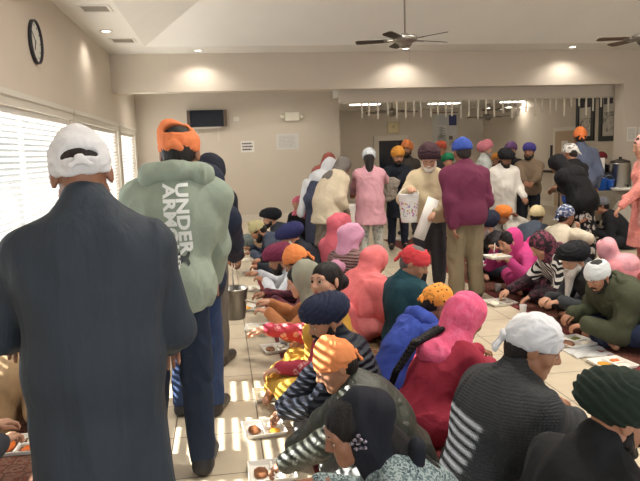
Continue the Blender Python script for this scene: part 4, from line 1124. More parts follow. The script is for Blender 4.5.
for p, lb in (((283,345),'clear plastic cup beside the tray of brown food'), ((283,372),'clear plastic cup before the mustard yellow kurta'), ((268,317),'clear plastic cup near the orange brown sleeves'), ((286,420),'clear plastic cup behind the navy sleeved hand'),
              ((498,292),'clear plastic cup behind the dark scarfed woman\'s tray'), ((523,314),'clear plastic cup before the long white beard'), ((392,237),'clear plastic cup on the floor near the empty trays')): cup(at_floor(*p), lb)
m_ = MB()
random.seed(8)
q = at_floor(588, 353)
for j in range(5):
    for i in range(6): m_.v.append((q.x-.16+.064*i, q.y-.12+.06*j, .004+.014*random.random()))
for j in range(4):
    for i in range(5): a = j*6+i; m_.f.append((a,a+1,a+7,a+6)); m_.mi.append(0)
o = m_.build('plastic_wrap', cupm); tag(o, 'crumpled clear plastic sheet beside the olive parka man\'s tray', 'plastic wrap')
o.modifiers.new('thickness', 'SOLIDIFY').thickness = .002

# steel serving bucket carried in the left aisle
def bucket(p, label, r=.115, hgt=.26):
    t = empty('steel_bucket', tuple(p)); tag(t, label, 'bucket')
    m_ = MB(); m_.lathe([(.001,.008),(r*.72,.008),(r*.98,hgt-.008),(r*1.06,hgt),(r*1.07,hgt-.012),(r*1.0,hgt-.02),(r*.76,.0),(.001,.0)], 32); m_.build('pail', steel, t, True)
    m_ = MB(); m_.lathe([(.001,hgt*.74),(r*.9,hgt*.74),(r*.9,hgt*.70),(.001,hgt*.70)], 28); m_.build('dal', plain('food_dal', (120,92,46), .4), t)
    m_ = MB(); m_.tube([(0, math.cos(a)*r, hgt-.01+math.sin(a)*.17) for a in np.linspace(0, math.pi, 15)], .0045, 8); m_.build('bail_handle', steel, t, True)
    return t
bk = at(235, 318, 5.35); bucket((bk.x, bk.y, bk.z), 'steel serving bucket held low in the left aisle')
m_ = MB(); a, c_ = at(237, 298, 5.3), at(258, 304, 5.28)
m_.tube([a+Vector((-.06,0,-.06)), a, c_], [.006,.006,.005], 8); m_.lathe([(.001,-.02),(.03,-.012),(.042,.006),(.040,.008),(.028,-.008),(.001,-.014)], 18, c=tuple(c_+Vector((.02,0,-.01))))
o = m_.build('serving_ladle', steel, None, True); tag(o, 'long steel ladle reaching from the serving bucket', 'ladle')
# plastic pitcher of the old man
pt_ = at(409, 222, 7.05)
t = empty('plastic_bucket', tuple(pt_)); tag(t, 'clear plastic bucket with coloured print held by the cream shirted man', 'bucket')
q = NT('printed_plastic'); v = q.coord(); w_ = q.n('ShaderNodeTexVoronoi'); w_.inputs['Scale'].default_value = 38; q.l(v, 0, w_, 'Vector')
sep = q.n('ShaderNodeSeparateXYZ'); q.l(v, 0, sep, 0)
band = q.math('MULTIPLY', q.math('GREATER_THAN', (sep, 2), .07), q.math('LESS_THAN', (sep, 2), .235))
spots = q.math('MULTIPLY', q.math('LESS_THAN', (w_, 0), .42), band)
col = q.mix(.45, (w_, 1), lin((190,90,80))); q.base(q.mix(spots, lin((226,226,224)), col)); q.b.inputs['Roughness'].default_value = .25; q.b.inputs['Alpha'].default_value = .88
m_ = MB(); r = .105; m_.lathe([(.001,.006),(r*.80,.006),(r*.84,.03),(r*1.08,.315),(r*1.14,.325),(r*1.12,.31),(r*.86,.02),(r*.8,0),(.001,0)], 28); m_.build('pail', q.m, t, True)
m_ = MB(); m_.tube([(math.cos(a)*r*1.12, 0, .31+math.sin(a)*.07) for a in np.linspace(0, math.pi, 13)], .005, 8); m_.build('bail_handle', whitem, t, True)
# white sheet held by the same man, rolled lightly
M = Matrix.Translation(at(427, 219, 6.95)) @ Matrix.Rotation(R_(22), 4, 'Y')
m_ = MB(); n = 9; V_ = []
for j in (0, 1):
    for i in range(n): a = -1+2*i/(n-1); V_.append(M @ Vector((a*.07, .03*a*a, -.24+.48*j)))
m_.add(V_, [(i, i+1, n+i+1, n+i) for i in range(n-1)]); o = m_.build('paper_sheet', paper, None, True); o.modifiers.new('thickness', 'SOLIDIFY').thickness = .003; tag(o, 'curled white sheet held between the cream and maroon shirts', 'paper')
# white paper bag held by the pink kurta woman
c_ = at(354, 216, 9.3); box_thing('paper_bag', 'white paper bag hanging beside the pink kurta woman', 'bag', (c_.x-.11, c_.y-.06, c_.z-.18), (c_.x+.11, c_.y+.06, c_.z+.18), paper, bevel=.02)
# trays on the lap of the magenta woman
p_ = at(497, 258, 6.6); tray((p_.x, p_.y), .1, 'open foam tray held up by the magenta scarfed woman', ('white','yellow','white'), z=p_.z, sc=1.0)
p_ = at(480, 265, 7.0); tray((p_.x, p_.y), .4, 'second foam tray held lower beside the magenta woman\'s tray', ('white',None,None), z=p_.z, sc=1.0)
m_ = MB(); a = at(494, 252, 6.6); m_.tube([a, a+Vector((.01,.0,.10))], [.006,.004], 6); o = m_.build('plastic_spoon', paper, None, True); tag(o, 'white plastic spoon standing in the held foam tray', 'spoon')

# ---------------------------------------------------------------- drinks table at the right
YD = 11.4
tx0, tx1 = at(570, 190, YD).x, 9.1
zt = at(600, 191, YD).z
t = empty('folding_table', ((tx0+tx1)/2, YD+.32, 0)); tag(t, 'folding table with grey cloth carrying cups and urn at right', 'table')
w_ = (tx1-tx0)/2
m_ = MB(); m_.box((-w_,-.37,zt-.035), (w_,.37,zt-.004)); m_.build('table_top', plain('table_grey', (120,116,110), .5), t, bevel=.006)
for sx in (-1, 1):
    for sy in (-1, 1): m_ = MB(); m_.tube([(sx*(w_-.12), sy*.30, 0), (sx*(w_-.12), sy*.30, zt-.03)], .016, 8); m_.build('leg', plain('table_leg', (70,70,72), .4), t)
o = MB()
n = 60
V_ = []
for i in range(n+1):
    x = -w_-.02+(2*w_+.04)*i/n
    for j, (y, z) in enumerate(((.40, zt+.001), (-.385, zt+.001), (-.395, zt-.02), (-.40-.018*math.sin(i*1.1), zt-.25), (-.405-.03*math.sin(i*1.1+.4), zt-.55))): V_.append((x, y, z))
o.add(V_, [(i*5+j, i*5+j+1, (i+1)*5+j+1, (i+1)*5+j) for i in range(n) for j in range(4)])
cl = o.build('tablecloth', fabric((126,118,104)), None, True); cl.location = t.location; cl.modifiers.new('thickness', 'SOLIDIFY').thickness = .003; tag(cl, 'grey cloth hanging over the front of the drinks table', 'tablecloth')
ZT = zt+.003
def tub(px, label, r, hg, col, dy=0.0):
    p = at(px, 190, YD); 
    e = empty('plastic_tub', (p.x, YD+.12+dy, ZT)); tag(e, label, 'tub', 'blue tubs')
    m_ = MB(); m_.lathe([(.001,.006),(r*.8,.006),(r,hg-.01),(r*1.08,hg),(r*1.08,hg-.015),(r*1.0,hg-.02),(r*.84,0),(.001,0)], 28); m_.build('tub_wall', plain('blue_plastic', col, .35), e, True)
    m_ = MB(); m_.tube([(math.cos(a)*r*1.05, 0, hg-.01+math.sin(a)*.09) for a in np.linspace(0, math.pi, 13)], .007, 8); m_.build('bail_handle', plain('handle_grey', (120,130,150), .4), e, True)
tub(604, 'bright blue plastic tub with handle up on the drinks table', .12, .23, (28,92,190)); tub(613, 'darker blue tub right of the bright one on the drinks table', .10, .20, (24,60,130), .03)
p = at(614, 187, YD)
e = empty('milk_crate', (p.x, YD+.47, ZT)); tag(e, 'black plastic crate holding cups on the drinks table', 'crate')
m_ = MB(); a = .17; hh = .33
m_.box((-a,-a,0), (a,a,.012))
for k in range(6):
    z = k*.062
    m_.box((-a,-a,z), (a,-a+.012,z+.022)); m_.box((-a,a-.012,z), (a,a,z+.022)); m_.box((-a,-a,z), (-a+.012,a,z+.022)); m_.box((a-.012,-a,z), (a,a,z+.022))
for k in range(7):
    x = -a+k*(2*a-.014)/6
    m_.box((x,-a,0), (x+.014,-a+.012,hh)); m_.box((x,a-.012,0), (x+.014,a,hh)); m_.box((-a,x,0), (-a+.012,x+.014,hh)); m_.box((a-.012,x,0), (a,x+.014,hh))
m_.build('crate_shell', plain('crate_black', (24,24,26), .5), e)
m_ = MB(); m_.box((-a,-a-.003,hh-.1), (a,-a-.0005,hh)); m_.build('handle_band', plain('crate_black', (24,24,26)), e)
for k, (dx, dy, hg) in enumerate(((-.03,.0,.36), (.055,.02,.60), (.0,.09,.44), (-.1,.05,.2))):
    m_ = MB(); prof = [(.001,0.0)]
    nn = int(hg/.018)
    for i in range(nn): prof += [(.036+.008*(i/nn), i*.018), (.041+.008*(i/nn), i*.018+.012), (.041+.008*(i/nn), i*.018+.017)]
    prof += [(.001, nn*.018)]
    m_.lathe(prof, 18); o = m_.build('cup_stack', foamm, None, True); o.location = (p.x+dx, YD+.47+dy, ZT+.014)
    tag(o, ('shorter stack of white foam cups in the black crate', 'tallest stack of white foam cups in the black crate', 'middle stack of white foam cups at the crate back', 'lowest stack of white cups at the crate left')[k], 'cup stack', 'foam cup stacks')
p = at(629, 187, YD)
e = empty('drink_urn', (p.x, YD+.30, ZT)); tag(e, 'tall steel drink urn on the table at the right edge', 'urn')
m_ = MB(); r = .20; m_.lathe([(.001,.0),(r*.95,.0),(r,.02),(r,.48),(r*1.03,.485),(r*1.03,.50),(r*.9,.51),(.001,.51)], 36); m_.build('urn_body', steel, e, True)
m_ = MB(); m_.lathe([(r*.92,.511),(r*.90,.54),(.05,.58),(.001,.58)], 30); m_.build('lid', plain('lid_dark', (72,66,60), .4, .6), e, True)
m_ = MB(); m_.tube([(0,0,.58),(0,0,.62)], .03, 10); m_.build('lid_knob', darkm, e)
m_ = MB(); m_.tube([(0,-r,.08),(0,-r-.06,.08),(0,-r-.07,.04)], .012, 8); m_.build('tap', darkm, e)
p = at(616, 190, YD); 
m_ = MB(); m_.lathe([(.001,.0),(.24,.0),(.27,.045),(.265,.05),(.22,.03),(.001,.028)], 36); o = m_.build('serving_plate', foamm, None, True); o.location = (p.x+.15, YD-.02, ZT); o.scale = (1,.7,1); tag(o, 'wide white plate on the front edge of the drinks table', 'plate')
# pale round pot under the table edge
p = at(622, 213, 10.2)
m_ = MB(); m_.lathe([(.001,0),(.10,.0),(.17,.06),(.19,.16),(.17,.26),(.10,.33),(.06,.36),(.001,.365)], 28); o = m_.build('cloth_bundle', fabric((176,168,156)), None, True); o.location = (p.x, p.y, 0); o.scale = (1,1,1.15*(p.z+.22)/.42); tag(o, 'pale rounded bundle on the floor beside the drinks table', 'bundle')
# blue carrier bag by the jeans
p = at(567, 196, 8.5); vs, qs = sdf([ell(v3(0,0,0), (.07,.05,.13), None, .03), cap(v3(-.03,0,.10), v3(0,0,.2), .02, .012, .03)], .01); vs = folds(vs, qs, .012, 18, 4)
o = link('carrier_bag', np_mesh('carrier_bag', vs, qs), fabric((36,84,170)), None); o.location = p; tag(o, 'blue carrier bag hanging beside the jeans of the black tee', 'bag')
# grey green bag by the far wall
p = at_floor(241, 247); vs, qs = sdf([ell(v3(0,0,.09), (.24,.2,.10), None, .04), ell(v3(.1,.05,.15), (.12,.1,.08), None, .05)], .014, .004); vs = folds(vs, qs, .02, 9, 6, zmin=.004)
o = link('cloth_bag', np_mesh('cloth_bag', vs, qs), fabric((112,124,122)), None); o.location = p; tag(o, 'slumped grey green cloth bag on the floor by the far aisle end', 'bag')
# ---------------------------------------------------------------- everyone in the hall
BLK = (22,22,26); NAVY = (30,36,58); JEAN = (44,62,96)
GREYHAIR = (120,116,112)
def T_(*mat, **k): return dict(mat=mat, **k)
# --- standing in the left aisle
person(label='man in long black kurta and white bandana seen from behind', pose='stand', lean=3, at=(82,176,2.22), yaw=4, head=(6,24,-4), w=1.16, g=1.10, h=.006, skin='b', face=False, drop=.040, neck=.055,
    top=T_((52,61,72), 'drape', name='kurta', t=.035, ts=.022, hem=.20, flare=.235, collar='band', amp=.017, freq=6, an=(1.2,1.2,.30)), bottom=T_((34,38,46)),
    hands={'R': (172,356,2.5), 'L': (14,350,2.5)}, pole=(.25,-.8,-.3), ag=.9, hair=dict(rgb=(44,36,34), e=.002, zc=.010),
    hat=('bandana', (222,222,226), dict(gap=(0,-.125,.022), gr=(.060,.050,.0135), peak=1.1, pky=-.01, back=-.038, front=.05, tail=.006, e=.012, ks=.7, kz=-.004)), shoes=BLK, curl=.5)
b_, J_, sp_ = person(label='man in sage green hoodie with white vertical lettering on its back', pose='stand', lean=4, at=(180,155,3.42), yaw=-4, head=(-4,20,0), w=1.10, g=1.02, lg=.90, side=.17, drop=.02, neck=.040, h=.0065, skin='b', face=False,
    top=T_((150,164,148), name='hoodie', t=.045, ts=.030, collar='hood', amp=.015, freq=7), bottom=T_((34,46,66), 'denim', name='jeans', t=.024),
    hands={'L': (142,290,3.9), 'R': (212,290,3.75)}, hair=dict(rgb=(30,26,24), e=.004),
    hat=('bandana', (236,128,66), dict(gap=(0,-.09,.088), peak=1.2, pkx=-.045, pky=-.02, back=-.02, front=.05, tail=.004, e=.014, ks=1.05, kz=.0)), shoes=(24,24,28))
# lettering on the hoodie's back
hood = sp_['top']['obj']; hm = hood.data
bvh = BVHTree.FromPolygons([v.co for v in hm.vertices], [tuple(p.vertices) for p in hm.polygons])
def on_back(name, me, fx, mat, parent):
    bm = bmesh.new(); bm.from_mesh(me)
    bmesh.ops.triangulate(bm, faces=bm.faces)
    for _ in range(2):
        es = [e for e in bm.edges if e.calc_length() > .02]
        if es: bmesh.ops.subdivide_edges(bm, edges=es, cuts=1)
        bmesh.ops.triangulate(bm, faces=bm.faces)
    for v in bm.verts:
        x, z = fx(v.co.x, v.co.y); hit = bvh.ray_cast(Vector((x, -1.5, z)), Vector((0,1,0)))
        y = hit[0].y if hit[0] is not None else 0
        v.co = Vector((x, y-.006, z))
    me2 = bpy.data.meshes.new(name); bm.to_mesh(me2); bm.free()
    return link(name, me2, mat, parent)
def text_mesh(s, size, off):
    c = bpy.data.curves.new('txt', 'FONT'); c.body = s; c.size = size; c.offset = off; c.space_character = 1.06; c.resolution_u = 3
    o = bpy.data.objects.new('txt', c); COL.objects.link(o); bpy.context.view_layer.update()
    me = bpy.data.meshes.new_from_object(o.evaluated_get(bpy.context.evaluated_depsgraph_get())); bpy.data.objects.remove(o); return me
def loc_of(px, py, D):
    p = at(px, py, D)-Vector(J_['root']); q = J_['Rz'].T@np.array(p); return q
white_ink = plain('print_white', (226,230,226), .6); black_ink = plain('print_dark', (46,52,52), .6)
pu, pa = loc_of(176.5, 183, 3.25), loc_of(163.5, 183, 3.25)
for word, p0 in (('UNDER', pu), ('ARMOUR', pa)):
    me = text_mesh(word, .092, .0036)
    xs = [v.co.x for v in me.vertices]; L = .345 if word == 'UNDER' else .43; k = L/(max(xs)-min(xs)); x0_ = min(xs)
    on_back('lettering', me, lambda x, y, p0=p0, k=k, x0_=x0_: (p0[0]+y*.86+(x-x0_)*k*.04, p0[2]-(x-x0_)*k), white_ink, hood)
# emblem: two interlocking arcs
pe = loc_of(186.5, 256, 3.25)
m_ = MB()
for sg in (-1, 1):
    o_, i_ = [], []
    for k in range(13):
        a = -1.3+2.6*k/12
        o_.append((math.sin(a)*.034, sg*(.026-math.cos(a)*.034)*1.5)); i_.append((math.sin(a)*.023, sg*(.031-math.cos(a)*.022)*1.5))
    n = 13; m_.add([(x, y, 0) for x, y in o_]+[(x, y, 0) for x, y in i_], [(k, k+1, n+k+1, n+k) for k in range(n-1)])
on_back('emblem', m_.mesh('emblem'), lambda x, y: (pe[0]+x*.85, pe[2]+y), black_ink, hood)
person(label='man in navy jacket and blue jeans just behind the sage hoodie', pose='stand', lean=12, at=(207,188,4.25), yaw=-14, head=(-10,35,0), w=1.16, g=1.02, lg=.85, side=.16, skin='a', face=False,
    top=T_((32,40,60), name='jacket', t=.045, collar='hood'), bottom=T_((40,60,98), 'denim', name='jeans', t=.022), hands={'R': (236,268,4.7), 'L': (222,262,4.9)}, hair={}, shoes=BLK, hat=('hood', (32,40,60)))
person(label='person in grey trousers and dark coat mostly hidden, holding the steel bucket', pose='stand', at=(212,197,5.35), lean=24, yaw=-20, head=(0,30,0), skin='b', face=False, smin=.98,
    top=T_((28,32,44), name='coat', t=.04, hem=.62, flare=.17), bottom=T_((104,100,94)), hands={'R': (240,264,5.35), 'L': (226,240,5.6)}, hair={}, shoes=(70,66,62), hat=('hood', (30,34,48)))
# --- bottom left corner, by the windows
person(label='person in khaki trousers sitting at the bottom left picture edge with a tray', at=(-62,392,2.95), yaw=-75, skin='c', face=False, hands={'R': (14,440,3.2), 'L': (6,425,3.4)}, hair={},
    top=T_((60,62,70), t=.03), bottom=T_((176,152,112), t=.03), curl=.6)
person(label='person in tan jacket crouching against the window wall behind the black kurta', at=(44,322,4.35), yaw=-60, legs='up', skin='b', face=False, g=1.15, hair={}, w=1.1,
    top=T_((166,136,98), name='jacket', t=.05, collar='high', amp=.018, freq=8), bottom=T_((150,124,92), t=.035), hat=('cap', (60,56,54)))
# --- left row of diners, facing the left aisle, nearest first
person(label='girl in black flowered headscarf and teal speckled dress at the bottom', at=(351,431,2.22), yaw=84, s=1.0, w=.92, female=True, skin='b', hs=.98, head=(14,20,0), h=.005, legs='cross', ag=.85,
    top=T_((92,112,116), 'speckle', (150,166,166), .8, 2.0, (52,64,74), name='dress', t=.02, hem=0), bottom=T_((60,70,80)), hands={'L': (310,505,2.3), 'R': (300,490,2.5)}, hair=dict(rgb=(22,18,18), e=.008, long=1),
    hat=('scarf', (30,32,42), dict(backset=.050, open=1.16, throat=1, e=.014, t=.022, slim=1, brooch=(150,140,152), falls=(((-.03,.15,.56),(-.06,.22,.10),.04,.05),))), nose=.98)
person(label='man in striped-lit orange bandana and dark olive leather jacket eating', at=(335,366,3.0), yaw=82, s=.92, w=1.10, g=1.04, skin='a', head=(14,26,0), h=.0055,
    top=T_((58,62,54), 'leather', name='jacket', t=.040, collar='band', amp=.016, freq=8), bottom=T_((120,124,124), 'denim', (150,152,152), t=.026), hands={'L': (268,474,3.05), 'R': (284,456,3.3)}, hair=dict(rgb=(34,28,26)),
    hat=('bandana', (238,140,72), dict(front=.036, back=-.03, peak=1.35, pky=-.01, e=.013, tail=.02, ks=.8)), curl=.5, brow=(26,20,18))
person(label='bearded man in large navy turban and navy padded jacket', at=(326,321,3.55), yaw=84, s=.95, w=1.10, g=1.04, skin='a', head=(16,22,0), h=.007,
    top=T_((30,36,50), 'quilt', None, .6, name='jacket', t=.045, collar='high'), bottom=T_((120,120,124)), hands={'L': (276,418,3.55), 'R': (264,428,3.75)}, beard=dict(len=.02), pole=(.6,-.2,-.5),
    hat=('turban', (34,40,66), dict(size=(.98,1.05,.96), frontal=False, under=(190,196,214))), curl=.5)
person(label='woman in mustard kurta with red lace sleeves looking up at the camera', at=(326,282,4.2), yaw=80, s=.95, female=True, w=.92, skin='c', head=(46,-4,6), h=.007, gaze=8, lid=0,
    top=T_((168,44,66), 'floral', (206,150,150), name='lace_shirt', t=.018, ts=.018), coat=T_((206,156,40), t=.030, sleeve=0, hem=0, name='kurta'), bottom=T_((212,164,44)), hands={'L': (270,376,4.1), 'R': (256,332,4.55)}, hair=dict(rgb=(24,18,18), e=.006, bun=1),
    hat=('stole', (202,156,48), dict(falls=(((.14,-.02,.60),(.2,-.06,.2),.06,.05),))))
person(label='woman under a long grey green lace-edged scarf with orange brown sleeves', at=(300,281,4.95), yaw=84, s=.95, female=True, w=.94, skin='c', head=(0,20,0), h=.009,
    top=T_((182,116,68), name='sweater', t=.025, hem=0), bottom=T_((84,52,62)), hands={'L': (259,313,4.95), 'R': (262,303,5.2)}, hair=dict(rgb=(26,20,18), e=.008),
    hat=('scarf', (146,146,128), dict(backset=.035, open=1.1, e=.022, falls=(((-.16,.12,.58),(-.18,.20,.14),.06,.07),))), curl=.6)
person(label='man in orange bandana and dark red plaid shirt in the left row', at=(296,262,5.75), yaw=82, skin='b', head=(0,32,0),
    top=T_((66,34,50), 'plaid', (120,52,66), t=.028), bottom=T_((40,42,52)), hands={'L': (266,304,5.6), 'R': (258,296,5.9)}, hair={}, hat=('bandana', (234,134,60), dict(back=-.03, peak=1.0, pky=-.03)))
person(label='man with black beard and wide maroon turban in the left row', at=(279,260,6.5), yaw=80, skin='a', head=(6,24,0), w=1.05,
    top=T_((196,202,212), t=.03), bottom=T_((70,84,104), 'denim'), hands={'L': (258,282,6.4), 'R': (252,274,6.8)}, beard=dict(len=.02), hat=('turban', (112,34,66), dict(size=(1.08,1.15,1.0), frontal=False)))
person(label='man with pale beard and large royal navy turban in the left row', at=(291,238,7.5), yaw=66, skin='a', head=(4,30,0), w=1.05,
    top=T_((34,38,48), name='coat', t=.035, collar='high'), bottom=T_((190,180,160)), hands={'L': (254,268,7.4), 'R': (247,262,7.7)}, beard=dict(len=.04, rgb=(206,200,190)), hat=('turban', (38,42,92), dict(size=(1.12,1.28,1.05), frontal=False, under=(196,196,196))))
person(label='man in pale olive cap with dark beard bending over his food', at=(258,231,8.8), yaw=90, skin='a', head=(0,40,0), w=1.05,
    top=T_((62,72,92), name='jacket', t=.04), bottom=T_((70,84,110), 'denim'), hands={'L': (248,256,8.7), 'R': (246,250,9.0)}, beard=dict(len=.02), hair={}, hat=('cap', (176,168,122), dict(knob=1)))
person(label='man in black turban near the far end of the left row', at=(270,219,10.2), yaw=96, skin='c', head=(4,8,0),
    top=T_((52,58,72), name='jacket', t=.04), bottom=T_((50,52,60)), hat=('turban', (26,28,36), dict(size=(1.15,1.25,1.05), frontal=False)), beard=dict(len=.02))
person(label='woman in pink hijab and black top against the back wall', at=(298,204,11.6), yaw=150, female=True, s=.97, skin='c', head=(-10,10,0),
    top=T_(BLK, t=.025, hem=0), bottom=T_(BLK), hat=('scarf', (212,96,122), dict(open=.95)), hair={})
# --- women bending at the back left
person(label='woman in cream shawl and grey headscarf bending forward', pose='stand', lean=34, at=(344,176,9.4), yaw=-68, female=True, smin=.95, skin='a', head=(0,34,0),
    top=T_((120,108,96), name='kurta', t=.025, hem=.30, flare=.24), bottom=T_((112,100,90)), hair={}, shoes=(60,50,46),
    hat=('scarf', (112,106,102), dict(e=.014)), coat=T_((206,192,166), t=.065, ts=.055, name='shawl', sleeve=.8, hem=.66, flare=.30))
person(label='woman in white headscarf and slate blue kurta bending behind the cream shawl', pose='stand', lean=38, at=(331,180,10.2), yaw=-66, female=True, smin=.95, skin='a', head=(0,30,0),
    top=T_((66,72,98), name='kurta', t=.03, hem=.24, flare=.19), bottom=T_((40,44,62)), hair={}, shoes=(60,50,46), hat=('scarf', (214,218,226), dict(falls=(((-.1,-.05,1.2),(-.16,-.16,.75),.10,.08),), t=.05)))
person(label='woman in rust brown headscarf farthest of the bending women', pose='stand', lean=32, at=(330,172,11.2), yaw=-62, female=True, smin=.98, skin='a', head=(0,28,0),
    top=T_((110,96,92), name='kurta', t=.03, hem=.3, flare=.24), bottom=T_((70,60,60)), hair={}, shoes=(60,50,46), hat=('scarf', (160,82,72), dict(t=.05)))
person(label='woman in pink kurta and pale printed headscarf seen from behind', pose='stand', lean=3, at=(369,158,9.3), yaw=-8, female=True, skin='a', head=(-5,14,0), w=1.02, g=1.05, face=False,
    top=T_((208,150,164), name='kurta', t=.03, hem=.60, flare=.245), bottom=T_((176,176,168), 'floral', (120,134,128), t=.018), hands={'R': (388,183,9.9), 'L': (352,196,9.8)}, hair=dict(rgb=(28,22,22), e=.006, long=1), shoes=(90,80,76),
    hat=('bandana', (190,196,202), dict(e=.022, knot=False, back=-.05, front=.05, amp=.004, pat=('floral', (140,146,156)))), coat=None)
person(label='bearded man in marigold turban and black clothes holding a checked cloth', pose='stand', at=(398,157,10.4), lean=4, yaw=172, skin='a', head=(6,14,0),
    top=T_((26,32,44), t=.03, hem=.55, flare=.2), bottom=T_((28,34,50)), hands={'R': (386,180,10.0), 'L': (396,184,9.95)}, beard=dict(len=.025), shoes=BLK, hat=('turban', (222,150,34), dict(size=(1.0,1.0,1.05), peak=.7)))
p = at(389, 188, 9.9); vs, qs = sdf([ell(v3(0,0,-.05), (.14,.04,.16), None, .03), ell(v3(.05,-.02,.08), (.12,.05,.08), None, .05)], .012); vs = folds(vs, qs, .02, 12, 3)
o = link('checked_cloth', np_mesh('checked_cloth', vs, qs), fabric((176,166,152), 'plaid', (70,62,60), sc=2.2)); o.location = p; tag(o, 'checked cloth held by the man in marigold turban', 'cloth')
person(label='man in orange turban standing behind the marigold turban', pose='stand', at=(407,150,12.2), lean=3, yaw=150, skin='b', top=T_((70,64,60), t=.03), bottom=T_((40,40,44)), shoes=BLK, hat=('turban', (226,130,60), dict(peak=.8)), beard=dict(len=.02))
person(label='old man in dark plum turban and cream shirt with white beard and glasses', pose='stand', lean=8, at=(429,159,7.15), yaw=166, skin='c', head=(-6,24,0), w=1.08, g=1.12, belly=1,
    top=T_((208,190,154), t=.035, amp=.014), bottom=T_((58,58,64), t=.03), hands={'R': (409,192,6.95), 'L': (432,217,6.95)}, glasses=1, beard=dict(len=.022, rgb=(214,208,202), e=.004), brow=(190,180,170), hat=('turban', (62,38,46), dict(size=(1.12,1.12,1.12), peak=.7, n=40)), shoes=BLK)
person(label='man in maroon sweater and flat blue cap seen from behind', pose='stand', lean=3, at=(462,152,6.75), yaw=2, skin='b', head=(2,10,-3), w=1.16, g=1.10, face=False, ag=1.1,
    top=T_((104,36,68), name='sweater', t=.040, ts=.032, collar='band', amp=.010), bottom=T_((128,114,88), t=.034), hands={'L': (456,249,6.5), 'R': (.17,.30,1.04,'l')}, hair=dict(rgb=(40,34,32)), hat=('bandana', (42,72,160), dict(e=.022, front=.03, back=.01, tail=.0, knot=False, peak=.6, pky=-.03)), shoes=(40,36,34), curl=.25)
person(label='man in brick orange turban far behind the cream shirted man', pose='stand', at=(441,150,12.4), lean=3, yaw=175, skin='a', top=T_((60,56,60), t=.03), bottom=T_((40,40,44)), shoes=BLK, hat=('turban', (196,82,52), dict(size=(1.05,1.0,1.1))))
person(label='person in green turban between the cream and maroon tops', pose='stand', at=(448,162,10.6), lean=5, yaw=176, skin='a', top=T_((44,60,56), t=.03), bottom=T_((40,40,44)), shoes=BLK, hat=('turban', (22,122,82), dict(size=(1.05,1.05,1.05))))
person(label='man in pink turban and white collared shirt facing right', pose='stand', at=(486,150,11.8), lean=3, yaw=-100, skin='c', head=(-10,0,0), top=T_((206,214,212), t=.035, collar='high'), bottom=T_((36,38,46)), shoes=BLK, hat=('turban', (220,126,142), dict(size=(1.05,1.05,1.1), peak=.9)), beard=dict(len=.012, rgb=(150,140,134)))
person(label='small person in yellow orange turban behind the pink turbaned man', pose='stand', at=(496,160,12.8), lean=3, yaw=160, skin='b', top=T_((80,70,60), t=.03), bottom=T_((40,40,44)), shoes=BLK, hat=('turban', (220,142,40)))
person(label='man in mauve purple turban and black jacket behind the white kurta', pose='stand', at=(511,151,12.0), lean=3, yaw=165, skin='a', top=T_((26,26,32), t=.035), bottom=T_((30,30,36)), shoes=BLK, hat=('turban', (122,84,138), dict(size=(1.1,1.05,1.1), peak=.6)), beard=dict(len=.02))
person(label='man in black turban and white kurta facing the camera', pose='stand', lean=6, at=(506,159,9.6), yaw=176, skin='b', head=(6,26,0), w=1.12, g=1.18, belly=1,
    top=T_((214,210,202), 'drape', name='kurta', t=.035, hem=.50, flare=.23), bottom=T_((198,196,190)), hands={'L': (526,201,9.4), 'R': (490,203,9.5)}, beard=dict(len=.03), hat=('turban', (26,26,32), dict(size=(1.15,1.1,1.05))), shoes=BLK)
person(label='man in indigo turban and tan brown sweater with folded hands', pose='stand', lean=3, at=(529,152,10.6), yaw=150, skin='b', head=(-12,6,0), w=1.08,
    top=T_((124,104,84), name='sweater', t=.032), bottom=T_((32,36,46)), hands={'R': (526,184,10.2), 'L': (531,185,10.2)}, beard=dict(len=.02), hat=('turban', (66,58,140), dict(size=(.98,1.0,.95))), shoes=BLK)
person(label='man in black tee and light jeans with white patterned bandana', pose='stand', lean=8, at=(570,153,8.9), yaw=18, skin='b', head=(10,16,0), w=1.16, g=1.1, face=False,
    top=T_((20,20,24), name='tee_shirt', t=.03, sleeve=.5), bottom=T_((112,136,164), 'denim', name='jeans', t=.024), hands={'L': (551,192,9.1), 'R': (566,186,9.4)}, hair=dict(rgb=(44,38,34)), hat=('bandana', (214,210,204), dict(pat=('paisley', (120,116,112)), peak=.8)), shoes=BLK)
person(label='woman in black dress with large white flowers on its skirt', pose='stand', lean=40, smin=.95, at=(557,181,8.15), yaw=30, skin='b', female=True, head=(6,50,0), w=1.0, g=1.05, face=False,
    top=T_((18,18,22), name='blouse', t=.05), coat=None, bottom=T_((18,18,22)), skirt=dict(mat=((18,18,22),'flower',(176,172,166)), hem=.15, flare=.24), hands={'L': (566,196,8.5), 'R': (592,204,8.5)}, hair={}, shoes=BLK, hat=('scarf', (20,20,24), dict(t=.05)))
person(label='man in orange bandana and blue grey jacket by the drinks table', pose='stand', lean=4, at=(580,137,10.0), yaw=-14, skin='b', head=(-6,8,0), w=1.08, face=False,
    top=T_((92,102,128), name='jacket', t=.04, ts=.03, collar='band'), bottom=T_((50,54,66)), hair={}, hat=('bandana', (232,122,48), dict(peak=.9, tail=.03)), shoes=BLK)
person(label='person in dark red turban and black top beside the foam cups', pose='stand', at=(601,159,12.1), lean=6, yaw=120, skin='b', top=T_((22,22,26), t=.035), bottom=T_((30,30,34)), shoes=BLK, hat=('turban', (122,32,40), dict(size=(1.0,1.0,1.0))))
